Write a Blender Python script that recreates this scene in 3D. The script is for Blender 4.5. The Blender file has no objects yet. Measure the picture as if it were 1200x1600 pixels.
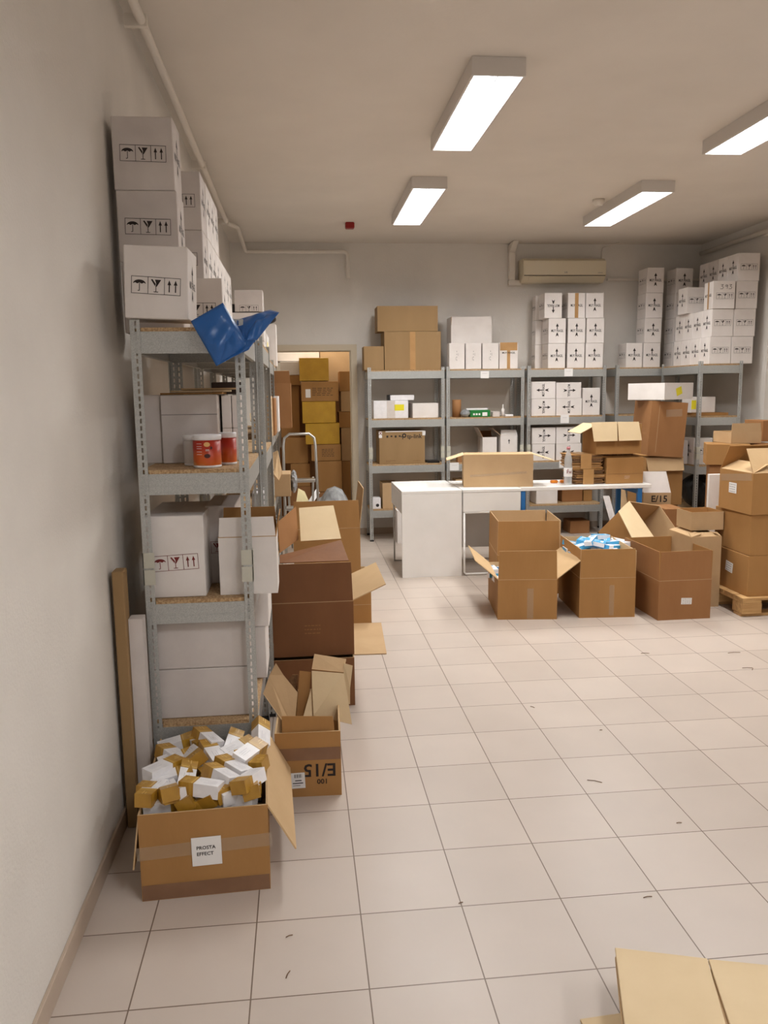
import bpy, bmesh, math, random
from mathutils import Vector, Matrix, Euler
random.seed(7)
SC = bpy.context.scene
COL = SC.collection
# ------------------------------------------------------------------ camera
CAM = Vector((0.70394, -1.96935, 1.60404))
CR = Vector((0.99450418, -0.10380365, -0.01364703))
CU = Vector((0.0285873, 0.14383605, 0.98918853))
CF = Vector((0.10071845, 0.98414226, -0.14601302))
FOC = 1254.6
cd = bpy.data.cameras.new('camera'); cam = bpy.data.objects.new('camera', cd); COL.objects.link(cam)
cam.matrix_world = Matrix(((CR.x, CU.x, -CF.x, CAM.x), (CR.y, CU.y, -CF.y, CAM.y), (CR.z, CU.z, -CF.z, CAM.z), (0, 0, 0, 1)))
cd.sensor_fit = 'VERTICAL'; cd.sensor_height = 24; cd.lens = FOC * 24 / 1600; cd.clip_start = 0.02
SC.camera = cam
# ------------------------------------------------------------------ light levels and exposure
LAMP_PANEL = 13.0        # emission of the fluorescent panels
LAMP_DOWN = 29.0        # downlight of each lamp
STORE_W = 16.0
LAMP_COL = (1.0, 0.98, 0.94)
NEAR_COL = (0.97, 0.98, 1.0)
w = bpy.data.worlds.new('world'); SC.world = w; w.use_nodes = True
w.node_tree.nodes['Background'].inputs[0].default_value = (0.9, 0.85, 0.8, 1)
w.node_tree.nodes['Background'].inputs[1].default_value = 0.05
SC.view_settings.view_transform = 'Standard'; SC.view_settings.look = 'None'
SC.view_settings.exposure = 0.0; SC.view_settings.gamma = 1.0; SC.view_settings.use_curve_mapping = False

def ray(px, py): return CF + CR * ((px - 600) / FOC) + CU * ((800 - py) / FOC)
def at(px, py, X=None, Y=None, Z=None):
    """world point seen at a photo pixel, on the plane x=X, y=Y or z=Z"""
    d = ray(px, py)
    if X is not None: t = (X - CAM.x) / d.x
    elif Y is not None: t = (Y - CAM.y) / d.y
    else: t = (Z - CAM.z) / d.z
    return CAM + d * t

# ------------------------------------------------------------------ materials
def new_mat(name):
    m = bpy.data.materials.new(name); m.use_nodes = True
    nt = m.node_tree; b = nt.nodes['Principled BSDF']
    return m, nt, b
def srgb(r, g, b):
    f = lambda c: ((c / 255 + 0.055) / 1.055) ** 2.4 if c > 10 else c / 255 / 12.92
    return (f(r), f(g), f(b), 1)
def noisy(name, c1, c2, scale=8, rough=0.6, metal=0.0, bump=0.0, bscale=60, detail=4, stretch=None, spec=0.5, coat=0.0):
    m, nt, b = new_mat(name); N = nt.nodes; L = nt.links
    tc = N.new('ShaderNodeTexCoord'); mp = N.new('ShaderNodeMapping'); L.new(tc.outputs['Object'], mp.inputs[0])
    if stretch: mp.inputs['Scale'].default_value = stretch
    n = N.new('ShaderNodeTexNoise'); n.inputs['Scale'].default_value = scale; n.inputs['Detail'].default_value = detail
    L.new(mp.outputs[0], n.inputs[0])
    r = N.new('ShaderNodeValToRGB'); r.color_ramp.elements[0].color = c1; r.color_ramp.elements[1].color = c2
    r.color_ramp.elements[0].position = 0.3; r.color_ramp.elements[1].position = 0.7
    L.new(n.outputs[0], r.inputs[0]); L.new(r.outputs[0], b.inputs['Base Color'])
    b.inputs['Roughness'].default_value = rough; b.inputs['Metallic'].default_value = metal
    b.inputs['Specular IOR Level'].default_value = spec; b.inputs['Coat Weight'].default_value = coat
    if bump:
        n2 = N.new('ShaderNodeTexNoise'); n2.inputs['Scale'].default_value = bscale; L.new(mp.outputs[0], n2.inputs[0])
        bp = N.new('ShaderNodeBump'); bp.inputs['Strength'].default_value = bump; bp.inputs['Distance'].default_value = 0.01
        L.new(n2.outputs[0], bp.inputs['Height']); L.new(bp.outputs[0], b.inputs['Normal'])
    return m
def plain(name, c, rough=0.5, metal=0.0, spec=0.5, emit=None, es=0.0):
    m, nt, b = new_mat(name); b.inputs['Base Color'].default_value = c
    b.inputs['Roughness'].default_value = rough; b.inputs['Metallic'].default_value = metal; b.inputs['Specular IOR Level'].default_value = spec
    if emit: b.inputs['Emission Color'].default_value = emit; b.inputs['Emission Strength'].default_value = es
    return m
M = {}
M['wall'] = noisy('wall_paint', srgb(221, 216, 209), srgb(228, 223, 216), 3, 0.85, bump=0.15, bscale=90, spec=0.2)
M['ceil'] = noisy('ceiling_paint', srgb(226, 219, 210), srgb(232, 225, 216), 2, 0.9, bump=0.05, bscale=60, spec=0.1)
M['pipe'] = plain('painted_pipe', srgb(226, 219, 209), 0.55)
M['white_metal'] = plain('lamp_white_enamel', srgb(214, 208, 202), 0.45)
M['laminate'] = noisy('white_laminate', srgb(241, 239, 235), srgb(246, 244, 241), 5, 0.35)
M['whitebox'] = noisy('white_cardboard', srgb(226, 219, 214), srgb(236, 230, 226), 6, 0.7, bump=0.06, bscale=40, spec=0.25)
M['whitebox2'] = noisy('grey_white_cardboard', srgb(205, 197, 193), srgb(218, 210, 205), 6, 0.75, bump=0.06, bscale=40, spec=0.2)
M['kraft'] = noisy('kraft_cardboard', srgb(164, 121, 72), srgb(175, 131, 81), 5, 0.72, bump=0.10, bscale=30, stretch=(1, 1, 0.3), spec=0.25)
M['kraft_dark'] = noisy('reddish_kraft_cardboard', srgb(152, 107, 67), srgb(162, 116, 75), 5, 0.7, bump=0.10, bscale=30, stretch=(1, 1, 0.3), spec=0.25)
M['kraft_pale'] = noisy('pale_kraft_cardboard', srgb(150, 121, 84), srgb(160, 130, 92), 5, 0.72, bump=0.10, bscale=30, stretch=(1, 1, 0.3), spec=0.25)
M['kraft_deep'] = noisy('deep_brown_cardboard', srgb(122, 80, 50), srgb(134, 90, 57), 5, 0.6, bump=0.12, bscale=30, stretch=(1, 1, 0.3), spec=0.3)
M['kraft_in'] = noisy('kraft_cardboard_inside', srgb(196, 165, 125), srgb(205, 174, 134), 5, 0.8, bump=0.05, spec=0.15)
M['tan'] = noisy('tan_cardboard', srgb(186, 155, 117), srgb(195, 164, 126), 5, 0.75, bump=0.06, spec=0.2)
M['pale'] = noisy('pale_cardboard', srgb(212, 188, 150), srgb(220, 197, 160), 5, 0.8, bump=0.04, spec=0.15)
M['edge'] = noisy('dark_cardboard_edge', srgb(96, 66, 42), srgb(140, 103, 68), 60, 0.9)
M['yellow'] = noisy('yellow_taped_cardboard', srgb(186, 142, 34), srgb(202, 158, 46), 8, 0.35, bump=0.1, bscale=40, spec=0.5)
M['tape'] = noisy('brown_tape', srgb(126, 92, 68), srgb(138, 103, 77), 9, 0.25)
M['tape_tan'] = noisy('tan_tape', srgb(176, 134, 84), srgb(188, 146, 96), 9, 0.3)
M['ink'] = plain('black_ink', srgb(38, 28, 26), 0.7)
M['ink_red'] = plain('red_ink', srgb(120, 38, 34), 0.7)
M['ink_grey'] = plain('grey_ink', srgb(120, 115, 112), 0.7)
M['paper'] = plain('white_paper', srgb(238, 236, 234), 0.6)
M['sticker_yellow'] = plain('yellow_sticker', srgb(232, 218, 30), 0.5)
M['black'] = plain('black_plastic', srgb(26, 24, 26), 0.4)
M['foot'] = plain('black_rubber_foot', srgb(30, 30, 32), 0.6)
M['clip'] = plain('grey_plastic_joint', srgb(196, 194, 180), 0.5)
M['blue'] = plain('blue_painted_metal', srgb(38, 110, 176), 0.4)
M['bagblue'] = plain('blue_plastic', srgb(36, 96, 168), 0.28)
M['alu'] = plain('brushed_aluminium', srgb(190, 188, 184), 0.35, 0.9)
M['gold'] = noisy('gold_carton_print', srgb(150, 104, 24), srgb(190, 146, 52), 40, 0.35, stretch=(1.5, 0.2, 0.2), spec=0.6)
M['medwhite'] = noisy('white_glossy_carton', srgb(232, 230, 232), srgb(242, 240, 242), 30, 0.35)
M['lightblue'] = plain('light_blue_carton_print', srgb(70, 164, 214), 0.35)
M['wood'] = noisy('pallet_wood', srgb(176, 134, 84), srgb(206, 166, 112), 14, 0.8, stretch=(0.3, 3, 3), bump=0.2)
M['red'] = plain('red_plastic', srgb(150, 22, 20), 0.4)
M['green'] = plain('green_carton_print', srgb(24, 120, 52), 0.4)
M['ac'] = plain('ivory_plastic', srgb(216, 204, 178), 0.4)
M['doorframe'] = plain('beige_door_frame_paint', srgb(206, 192, 168), 0.45)
M['orange'] = plain('orange_tape_roll', srgb(232, 136, 24), 0.4)
M['greyfoil'] = noisy('grey_film', srgb(120, 122, 124), srgb(176, 178, 180), 12, 0.22, bump=0.6, bscale=14)
M['cream'] = plain('cream_paper', srgb(232, 218, 170), 0.7)
M['greypaper'] = plain('dark_grey_cloth', srgb(70, 56, 50), 0.9)
def clear_mat(name, col, alpha, rough):
    m, nt, b = new_mat(name); b.inputs['Base Color'].default_value = col; b.inputs['Alpha'].default_value = alpha
    b.inputs['Roughness'].default_value = rough; b.inputs['Specular IOR Level'].default_value = 0.8
    N = nt.nodes; n = N.new('ShaderNodeTexNoise'); n.inputs['Scale'].default_value = 25; bp = N.new('ShaderNodeBump'); bp.inputs['Strength'].default_value = 0.8
    nt.links.new(n.outputs[0], bp.inputs['Height']); nt.links.new(bp.outputs[0], b.inputs['Normal'])
    return m
M['cleartape'] = clear_mat('clear_packing_tape', srgb(210, 190, 165), 0.28, 0.12)
M['bottle'] = clear_mat('clear_bottle_plastic', srgb(225, 230, 232), 0.38, 0.05)
def galv():
    m, nt, b = new_mat('galvanised_steel'); N = nt.nodes; L = nt.links
    tc = N.new('ShaderNodeTexCoord'); v = N.new('ShaderNodeTexVoronoi'); v.inputs['Scale'].default_value = 420; L.new(tc.outputs['Object'], v.inputs['Vector'])
    r = N.new('ShaderNodeValToRGB'); r.color_ramp.elements[0].color = srgb(168, 171, 170); r.color_ramp.elements[1].color = srgb(196, 198, 196)
    sep = N.new('ShaderNodeSeparateColor'); L.new(v.outputs['Color'], sep.inputs[0]); L.new(sep.outputs[0], r.inputs[0]); L.new(r.outputs[0], b.inputs['Base Color'])
    b.inputs['Metallic'].default_value = 0.55; b.inputs['Roughness'].default_value = 0.42
    return m
M['galv'] = galv()
def chip():
    m, nt, b = new_mat('chipboard'); N = nt.nodes; L = nt.links
    tc = N.new('ShaderNodeTexCoord'); n = N.new('ShaderNodeTexNoise'); n.inputs['Scale'].default_value = 130; n.inputs['Detail'].default_value = 3; L.new(tc.outputs['Object'], n.inputs[0])
    r = N.new('ShaderNodeValToRGB'); r.color_ramp.elements[0].color = srgb(156, 122, 84); r.color_ramp.elements[1].color = srgb(198, 168, 128)
    r.color_ramp.elements[0].position = 0.38; r.color_ramp.elements[1].position = 0.62
    L.new(n.outputs[0], r.inputs[0]); L.new(r.outputs[0], b.inputs['Base Color']); b.inputs['Roughness'].default_value = 0.8
    return m
M['chip'] = chip()
TILE = 0.32; TX0 = 0.2077; TY0 = 0.0
def tiles():
    m, nt, b = new_mat('floor_tiles'); N = nt.nodes; L = nt.links
    g = N.new('ShaderNodeNewGeometry'); sp = N.new('ShaderNodeSeparateXYZ'); L.new(g.outputs['Position'], sp.inputs[0])
    def mth(op, a, b_=None, v=None):
        n = N.new('ShaderNodeMath'); n.operation = op; L.new(a, n.inputs[0])
        if b_ is not None: L.new(b_, n.inputs[1])
        elif v is not None: n.inputs[1].default_value = v
        return n.outputs[0]
    ds = []; ids = []
    for ax, o in (('X', TX0), ('Y', TY0)):
        s = mth('DIVIDE', mth('SUBTRACT', sp.outputs[ax], v=o), v=TILE)
        fr = mth('FRACT', s); ids.append(mth('FLOOR', s))
        ds.append(mth('ABSOLUTE', mth('SUBTRACT', mth('ABSOLUTE', mth('SUBTRACT', fr, v=0.5)), v=0.5)))
    dmin = mth('MINIMUM', ds[0], ds[1])
    line = mth('LESS_THAN', dmin, v=0.0062)
    cv = N.new('ShaderNodeCombineXYZ'); L.new(ids[0], cv.inputs[0]); L.new(ids[1], cv.inputs[1])
    wn = N.new('ShaderNodeTexWhiteNoise'); L.new(cv.outputs[0], wn.inputs['Vector'])
    r = N.new('ShaderNodeValToRGB'); r.color_ramp.elements[0].color = srgb(202, 188, 176); r.color_ramp.elements[1].color = srgb(210, 196, 184)
    L.new(wn.outputs['Value'], r.inputs[0])
    n = N.new('ShaderNodeTexNoise'); n.inputs['Scale'].default_value = 3.0; n.inputs['Detail'].default_value = 8; L.new(g.outputs['Position'], n.inputs[0])
    mx = N.new('ShaderNodeMix'); mx.data_type = 'RGBA'; mx.blend_type = 'MULTIPLY'; mx.inputs[0].default_value = 0.22
    L.new(r.outputs[0], mx.inputs[6]); L.new(n.outputs['Color'], mx.inputs[7])
    bw = N.new('ShaderNodeRGBToBW'); L.new(n.outputs['Color'], bw.inputs[0]); L.new(bw.outputs[0], mx.inputs[7])
    m2 = N.new('ShaderNodeMix'); m2.data_type = 'RGBA'; L.new(line, m2.inputs[0]); L.new(mx.outputs[2], m2.inputs[6]); m2.inputs[7].default_value = srgb(118, 100, 86)
    L.new(m2.outputs[2], b.inputs['Base Color'])
    rr = N.new('ShaderNodeMapRange'); L.new(n.outputs['Fac'], rr.inputs[0]); rr.inputs[3].default_value = 0.28; rr.inputs[4].default_value = 0.46
    L.new(rr.outputs[0], b.inputs['Roughness'])
    bp = N.new('ShaderNodeBump'); bp.inputs['Strength'].default_value = 0.5; bp.inputs['Distance'].default_value = 0.002; bp.invert = True
    L.new(line, bp.inputs['Height']); L.new(bp.outputs[0], b.inputs['Normal'])
    b.inputs['Specular IOR Level'].default_value = 0.45
    return m
M['tiles'] = tiles()
def canister_mat():
    m, nt, b = new_mat('red_orange_canister_print'); N = nt.nodes; L = nt.links
    tc = N.new('ShaderNodeTexCoord'); sp = N.new('ShaderNodeSeparateXYZ'); L.new(tc.outputs['Object'], sp.inputs[0])
    n = N.new('ShaderNodeTexNoise'); n.inputs['Scale'].default_value = 12; L.new(tc.outputs['Object'], n.inputs[0])
    a = N.new('ShaderNodeMath'); a.operation = 'MULTIPLY_ADD'; L.new(n.outputs[0], a.inputs[0]); a.inputs[1].default_value = 0.08; L.new(sp.outputs['Z'], a.inputs[2])
    mr = N.new('ShaderNodeMapRange'); mr.inputs[1].default_value = 0.03; mr.inputs[2].default_value = 0.13; L.new(a.outputs[0], mr.inputs[0])
    r = N.new('ShaderNodeValToRGB'); e = r.color_ramp.elements; e[0].color = srgb(226, 190, 130); e[0].position = 0.0; e[1].color = srgb(178, 44, 22); e[1].position = 0.75
    x = e.new(0.3); x.color = srgb(214, 104, 28)
    L.new(mr.outputs[0], r.inputs[0]); L.new(r.outputs[0], b.inputs['Base Color']); b.inputs['Roughness'].default_value = 0.35
    return m
M['canister'] = canister_mat()

# ------------------------------------------------------------------ object helpers
def link(name, me, mats=None, parent=None, loc=(0, 0, 0), rot=(0, 0, 0)):
    o = bpy.data.objects.new(name, me); COL.objects.link(o)
    if mats and me is not None and len(me.materials) == 0:
        for m in (mats if isinstance(mats, (list, tuple)) else [mats]): me.materials.append(m)
    o.location = loc; o.rotation_euler = rot
    if parent: o.parent = parent
    return o
def tag(o, label, cat, group=None):
    o['label'] = label; o['category'] = cat
    if group: o['group'] = group
    return o
def struct(o): o['kind'] = 'structure'; return o
def mesh_of(bm, name='m'):
    me = bpy.data.meshes.new(name); bm.normal_update(); bm.to_mesh(me); bm.free(); return me
def box(bm, x0, x1, y0, y1, z0, z1, mi=0):
    v = [bm.verts.new((x, y, z)) for z in (z0, z1) for y in (y0, y1) for x in (x0, x1)]
    fs = [(0, 2, 3, 1), (4, 5, 7, 6), (0, 1, 5, 4), (2, 6, 7, 3), (0, 4, 6, 2), (1, 3, 7, 5)]
    out = []
    for f in fs:
        q = bm.faces.new([v[i] for i in f]); q.material_index = mi; out.append(q)
    return v, out
def box_mesh(x0, x1, y0, y1, z0, z1, bev=0.0, seg=1, name='m'):
    bm = bmesh.new(); box(bm, x0, x1, y0, y1, z0, z1)
    if bev: bmesh.ops.bevel(bm, geom=bm.edges[:], offset=bev, segments=seg, affect='EDGES')
    return mesh_of(bm, name)
def prism(bm, pts, axis, a, b, mi=0):
    """extrude polygon pts (2D) along axis from a to b"""
    def P(p, t):
        return {'x': (t, p[0], p[1]), 'y': (p[0], t, p[1]), 'z': (p[0], p[1], t)}[axis]
    A = [bm.verts.new(P(p, a)) for p in pts]; B = [bm.verts.new(P(p, b)) for p in pts]
    fs = [bm.faces.new(A), bm.faces.new(B[::-1])]
    n = len(pts)
    for i in range(n): fs.append(bm.faces.new((A[i], B[i], B[(i + 1) % n], A[(i + 1) % n])))
    for f in fs: f.material_index = mi
    return fs
def fix(bm): bmesh.ops.recalc_face_normals(bm, faces=bm.faces[:])
def tube(bm, pts, r, seg=12, cap=True):
    pts = [Vector(p) for p in pts]; rings = []
    up = None
    for i, p in enumerate(pts):
        d = (pts[min(i + 1, len(pts) - 1)] - pts[max(i - 1, 0)]).normalized()
        if up is None:
            up = Vector((0, 0, 1)) if abs(d.z) < 0.9 else Vector((1, 0, 0))
        s = d.cross(up).normalized(); up = s.cross(d).normalized()
        rings.append([bm.verts.new(p + (s * math.cos(2 * math.pi * k / seg) + up * math.sin(2 * math.pi * k / seg)) * r) for k in range(seg)])
    for a, b in zip(rings, rings[1:]):
        for k in range(seg):
            f = bm.faces.new((a[k], a[(k + 1) % seg], b[(k + 1) % seg], b[k])); f.smooth = True
    if cap: bm.faces.new(rings[0][::-1]); bm.faces.new(rings[-1])
def lathe(bm, prof, seg=24, mi=0):
    rings = [[bm.verts.new((r * math.cos(2 * math.pi * k / seg), r * math.sin(2 * math.pi * k / seg), z)) for k in range(seg)] for r, z in prof]
    for a, b in zip(rings, rings[1:]):
        for k in range(seg):
            f = bm.faces.new((a[k], a[(k + 1) % seg], b[(k + 1) % seg], b[k])); f.smooth = True; f.material_index = mi
    f = bm.faces.new(rings[0][::-1]); f.material_index = mi
    f = bm.faces.new(rings[-1]); f.material_index = mi
_text = {}
def text_mesh(s, size, mat, align='CENTER'):
    k = (s, size, mat.name, align)
    if k in _text: return _text[k]
    c = bpy.data.curves.new('t', 'FONT'); c.body = s; c.size = size; c.align_x = align; c.align_y = 'CENTER'; c.resolution_u = 2; c.offset = size * 0.018
    o = bpy.data.objects.new('t', c); COL.objects.link(o)
    dg = bpy.context.evaluated_depsgraph_get(); dg.update()
    me = bpy.data.meshes.new_from_object(o.evaluated_get(dg)); bpy.data.objects.remove(o)
    me.materials.clear(); me.materials.append(mat); _text[k] = me
    return me
def join2d(parts, mat):
    """parts: list of polygons (2D lists) in one flat mesh in the XY plane"""
    bm = bmesh.new()
    for p in parts:
        bm.faces.new([bm.verts.new((x, y, 0)) for x, y in p])
    bmesh.ops.recalc_face_normals(bm, faces=bm.faces[:])
    me = mesh_of(bm, 'marks'); me.materials.append(mat); return me
def rect2(x0, x1, y0, y1): return [(x0, y0), (x1, y0), (x1, y1), (x0, y1)]
def picto(mat):
    """umbrella, broken glass and two arrows in three framed cells, 0.17 x 0.06"""
    W, H, t = 0.172, 0.06, 0.0018; P = []
    P += [rect2(-W / 2, W / 2, -H / 2, -H / 2 + t), rect2(-W / 2, W / 2, H / 2 - t, H / 2)]
    for x in (-W / 2, -W / 6, W / 6, W / 2 - t): P.append(rect2(x, x + t, -H / 2 + t, H / 2 - t))
    cx = -W / 3
    arc = [(cx + 0.022 * math.cos(a), 0.004 + 0.014 * math.sin(a)) for a in [math.pi * k / 12 for k in range(13)]]
    P.append(arc + [(cx - 0.015, 0.008), (cx - 0.008, 0.004), (cx, 0.008), (cx + 0.008, 0.004), (cx + 0.015, 0.008)][0:5])
    P.append(rect2(cx - 0.0012, cx + 0.0012, -0.02, 0.006)); P.append(rect2(cx - 0.006, cx - 0.0012, -0.021, -0.0185))
    P.append([(-0.004, 0.021), (0.018, 0.021), (0.003, -0.003), (-0.0015, -0.003), (0.001, 0.008)]); P.append([(-0.018, 0.021), (-0.012, 0.022), (-0.001, 0.006), (-0.003, -0.002)])
    P.append(rect2(-0.0012, 0.0012, -0.02, -0.002)); P.append(rect2(-0.008, 0.008, -0.0225, -0.02))
    for dx in (-0.011, 0.011):
        c = W / 3 + dx
        P.append(rect2(c - 0.002, c + 0.002, -0.02, 0.006)); P.append([(c - 0.0065, 0.005), (c + 0.0065, 0.005), (c, 0.022)])
    return join2d(P, mat)
M_PICTO = picto(M['ink']); M_PICTO_RED = picto(M['ink_red'])
def fragil():
    bm = bmesh.new()
    me = text_mesh('MUY FRAGIL', 0.029, M['ink'])
    bm.from_mesh(me)
    for v in bm.verts: v.co.y *= 1.35; v.co.x *= .84
    for p in ([(-0.005, 0.017), (0.005, 0.017), (0.005, 0.052), (-0.005, 0.052)], [(-0.017, 0.046), (0.017, 0.046), (0.0, 0.080)],
              [(-0.017, -0.062), (-0.005, -0.020), (0.005, -0.020), (0.017, -0.062), (0.0, -0.047)]):
        bm.faces.new([bm.verts.new((x, y, 0)) for x, y in p])
    bmesh.ops.recalc_face_normals(bm, faces=bm.faces[:])
    m2 = mesh_of(bm, 'fragil'); m2.materials.append(M['ink']); return m2
M_FRAG = fragil()
FACE_ROT = {'front': (math.pi / 2, 0, 0), 'back': (math.pi / 2, 0, math.pi), 'left': (math.pi / 2, 0, -math.pi / 2), 'right': (math.pi / 2, 0, math.pi / 2), 'top': (0, 0, 0)}
def put_on(o, dims, face, me, name, u=0.0, v=0.0, spin=0.0, off=0.0009, scale=1.0):
    """place a flat mesh on a face of a carton (origin at base centre)"""
    w_, d_, h_ = dims
    R = Euler(FACE_ROT[face]).to_matrix()
    c = {'front': (0, -d_ / 2, h_ / 2), 'back': (0, d_ / 2, h_ / 2), 'left': (-w_ / 2, 0, h_ / 2), 'right': (w_ / 2, 0, h_ / 2), 'top': (0, 0, h_)}[face]
    p = Vector(c) + R @ Vector((u, v, off))
    q = link(name, me, None, o, p)
    q.rotation_euler = (R @ Euler((0, 0, spin)).to_matrix()).to_euler(); q.scale = (scale,) * 3
    return q
_cm = {}
def closed_mesh(w_, d_, h_, bulge=0.0):
    k = (round(w_, 3), round(d_, 3), round(h_, 3), bulge)
    if k in _cm: return _cm[k].copy()
    bm = bmesh.new(); box(bm, -w_ / 2, w_ / 2, -d_ / 2, d_ / 2, 0, h_)
    bmesh.ops.bevel(bm, geom=bm.edges[:], offset=min(0.003, w_ * .05), segments=1, affect='EDGES')
    # closing seam between the two top flaps
    if min(w_, d_) > 0.12:
        if w_ >= d_: box(bm, -w_ / 2 + .004, w_ / 2 - .004, -.0012, .0012, h_ - .001, h_ + .0008)
        else: box(bm, -.0012, .0012, -d_ / 2 + .004, d_ / 2 - .004, h_ - .001, h_ + .0008)
    me = mesh_of(bm, 'carton'); _cm[k] = me
    return me.copy()
def rect_mesh(w_, h_, mat, t=0.0):
    bm = bmesh.new()
    if t: box(bm, -w_ / 2, w_ / 2, -h_ / 2, h_ / 2, 0, t)
    else: bm.faces.new([bm.verts.new(p) for p in ((-w_ / 2, -h_ / 2, 0), (w_ / 2, -h_ / 2, 0), (w_ / 2, h_ / 2, 0), (-w_ / 2, h_ / 2, 0))])
    me = mesh_of(bm, 'rect'); me.materials.append(mat); return me
def sheet_marks(name_unused=None, w_=0.05, h_=0.06, lines=4, mat=None):
    """short rows of print for a paper label"""
    P = []; random_state = random.getstate(); random.seed(int(w_ * 1e4) + lines)
    for i in range(lines):
        y = h_ * 0.32 - i * h_ * 0.68 / max(1, lines - 1)
        x = -w_ * 0.4
        while x < w_ * 0.35:
            l = w_ * random.uniform(0.06, 0.2); P.append(rect2(x, min(x + l, w_ * .42), y - h_ * .025, y + h_ * .025)); x += l + w_ * 0.05
    random.setstate(random_state)
    return join2d(P, mat or M['ink_grey'])
def paper_label(o, dims, face, w_, h_, u, v, spin=0.0, lines=4, name='paper_label', texts=None):
    q = put_on(o, dims, face, rect_mesh(w_, h_, M['paper']), name, u, v, spin, 0.0026)
    if texts:
        for s, sz, tx, ty in texts:
            link('printed_text', text_mesh(s, sz, M['ink'], 'LEFT'), None, q, (tx, ty, 0.0006))
    elif lines:
        link('printed_text', sheet_marks(None, w_, h_, lines), None, q, (0, 0, 0.0006))
    return q
def carton(label, P0, dims, mat='whitebox', rz=0.0, marks=(), group=None, name='white_carton', tape=None, cat='box', tilt=(0, 0)):
    me = closed_mesh(*dims)
    o = link(name, me, M[mat], None, P0, (tilt[0], tilt[1], rz)); tag(o, label, cat, group)
    for mk in marks:
        face, kind = mk[0], mk[1]; u, v, spin = (list(mk[2:]) + [0, 0, 0])[:3]
        sc_ = mk[5] if len(mk) > 5 else 1.0
        if kind == 'picto': put_on(o, dims, face, M_PICTO, 'handling_symbols', u, v, spin, scale=sc_)
        elif kind == 'pictored': put_on(o, dims, face, M_PICTO_RED, 'handling_symbols', u, v, spin, scale=sc_)
        elif kind == 'frag': put_on(o, dims, face, M_FRAG, 'printed_warning', u, v, spin, scale=sc_)
    if tape:
        face, tm, tw = tape
        w_, d_, h_ = dims
        L_ = {'front': h_, 'back': h_, 'left': h_, 'right': h_, 'top': max(w_, d_)}[face]
        if face == 'top': put_on(o, dims, face, rect_mesh(L_ - .01, tw, M[tm]), 'packing_tape', 0, 0, 0 if w_ >= d_ else math.pi / 2, 0.0014)
        else: put_on(o, dims, face, rect_mesh(tw, L_ - .004, M[tm]), 'packing_tape', 0, 0, 0, 0.0012)
    return o
def fcarton(label, a, b, Y, depth, z0=None, h=None, **kw):
    """carton whose front face fills photo pixels a (upper left) to b (lower right) on plane y=Y"""
    x0 = at(a[0], b[1], Y=Y).x; x1 = at(b[0], b[1], Y=Y).x
    mx = (a[0] + b[0]) / 2
    zt = at(mx, a[1], Y=Y).z; zb = at(mx, b[1], Y=Y).z
    if z0 is None: z0 = zb
    hh = h if h else max(0.02, zt - z0)
    dims = (x1 - x0, depth, hh)
    return carton(label, Vector(((x0 + x1) / 2, Y + depth / 2, z0)), dims, **kw)
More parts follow.
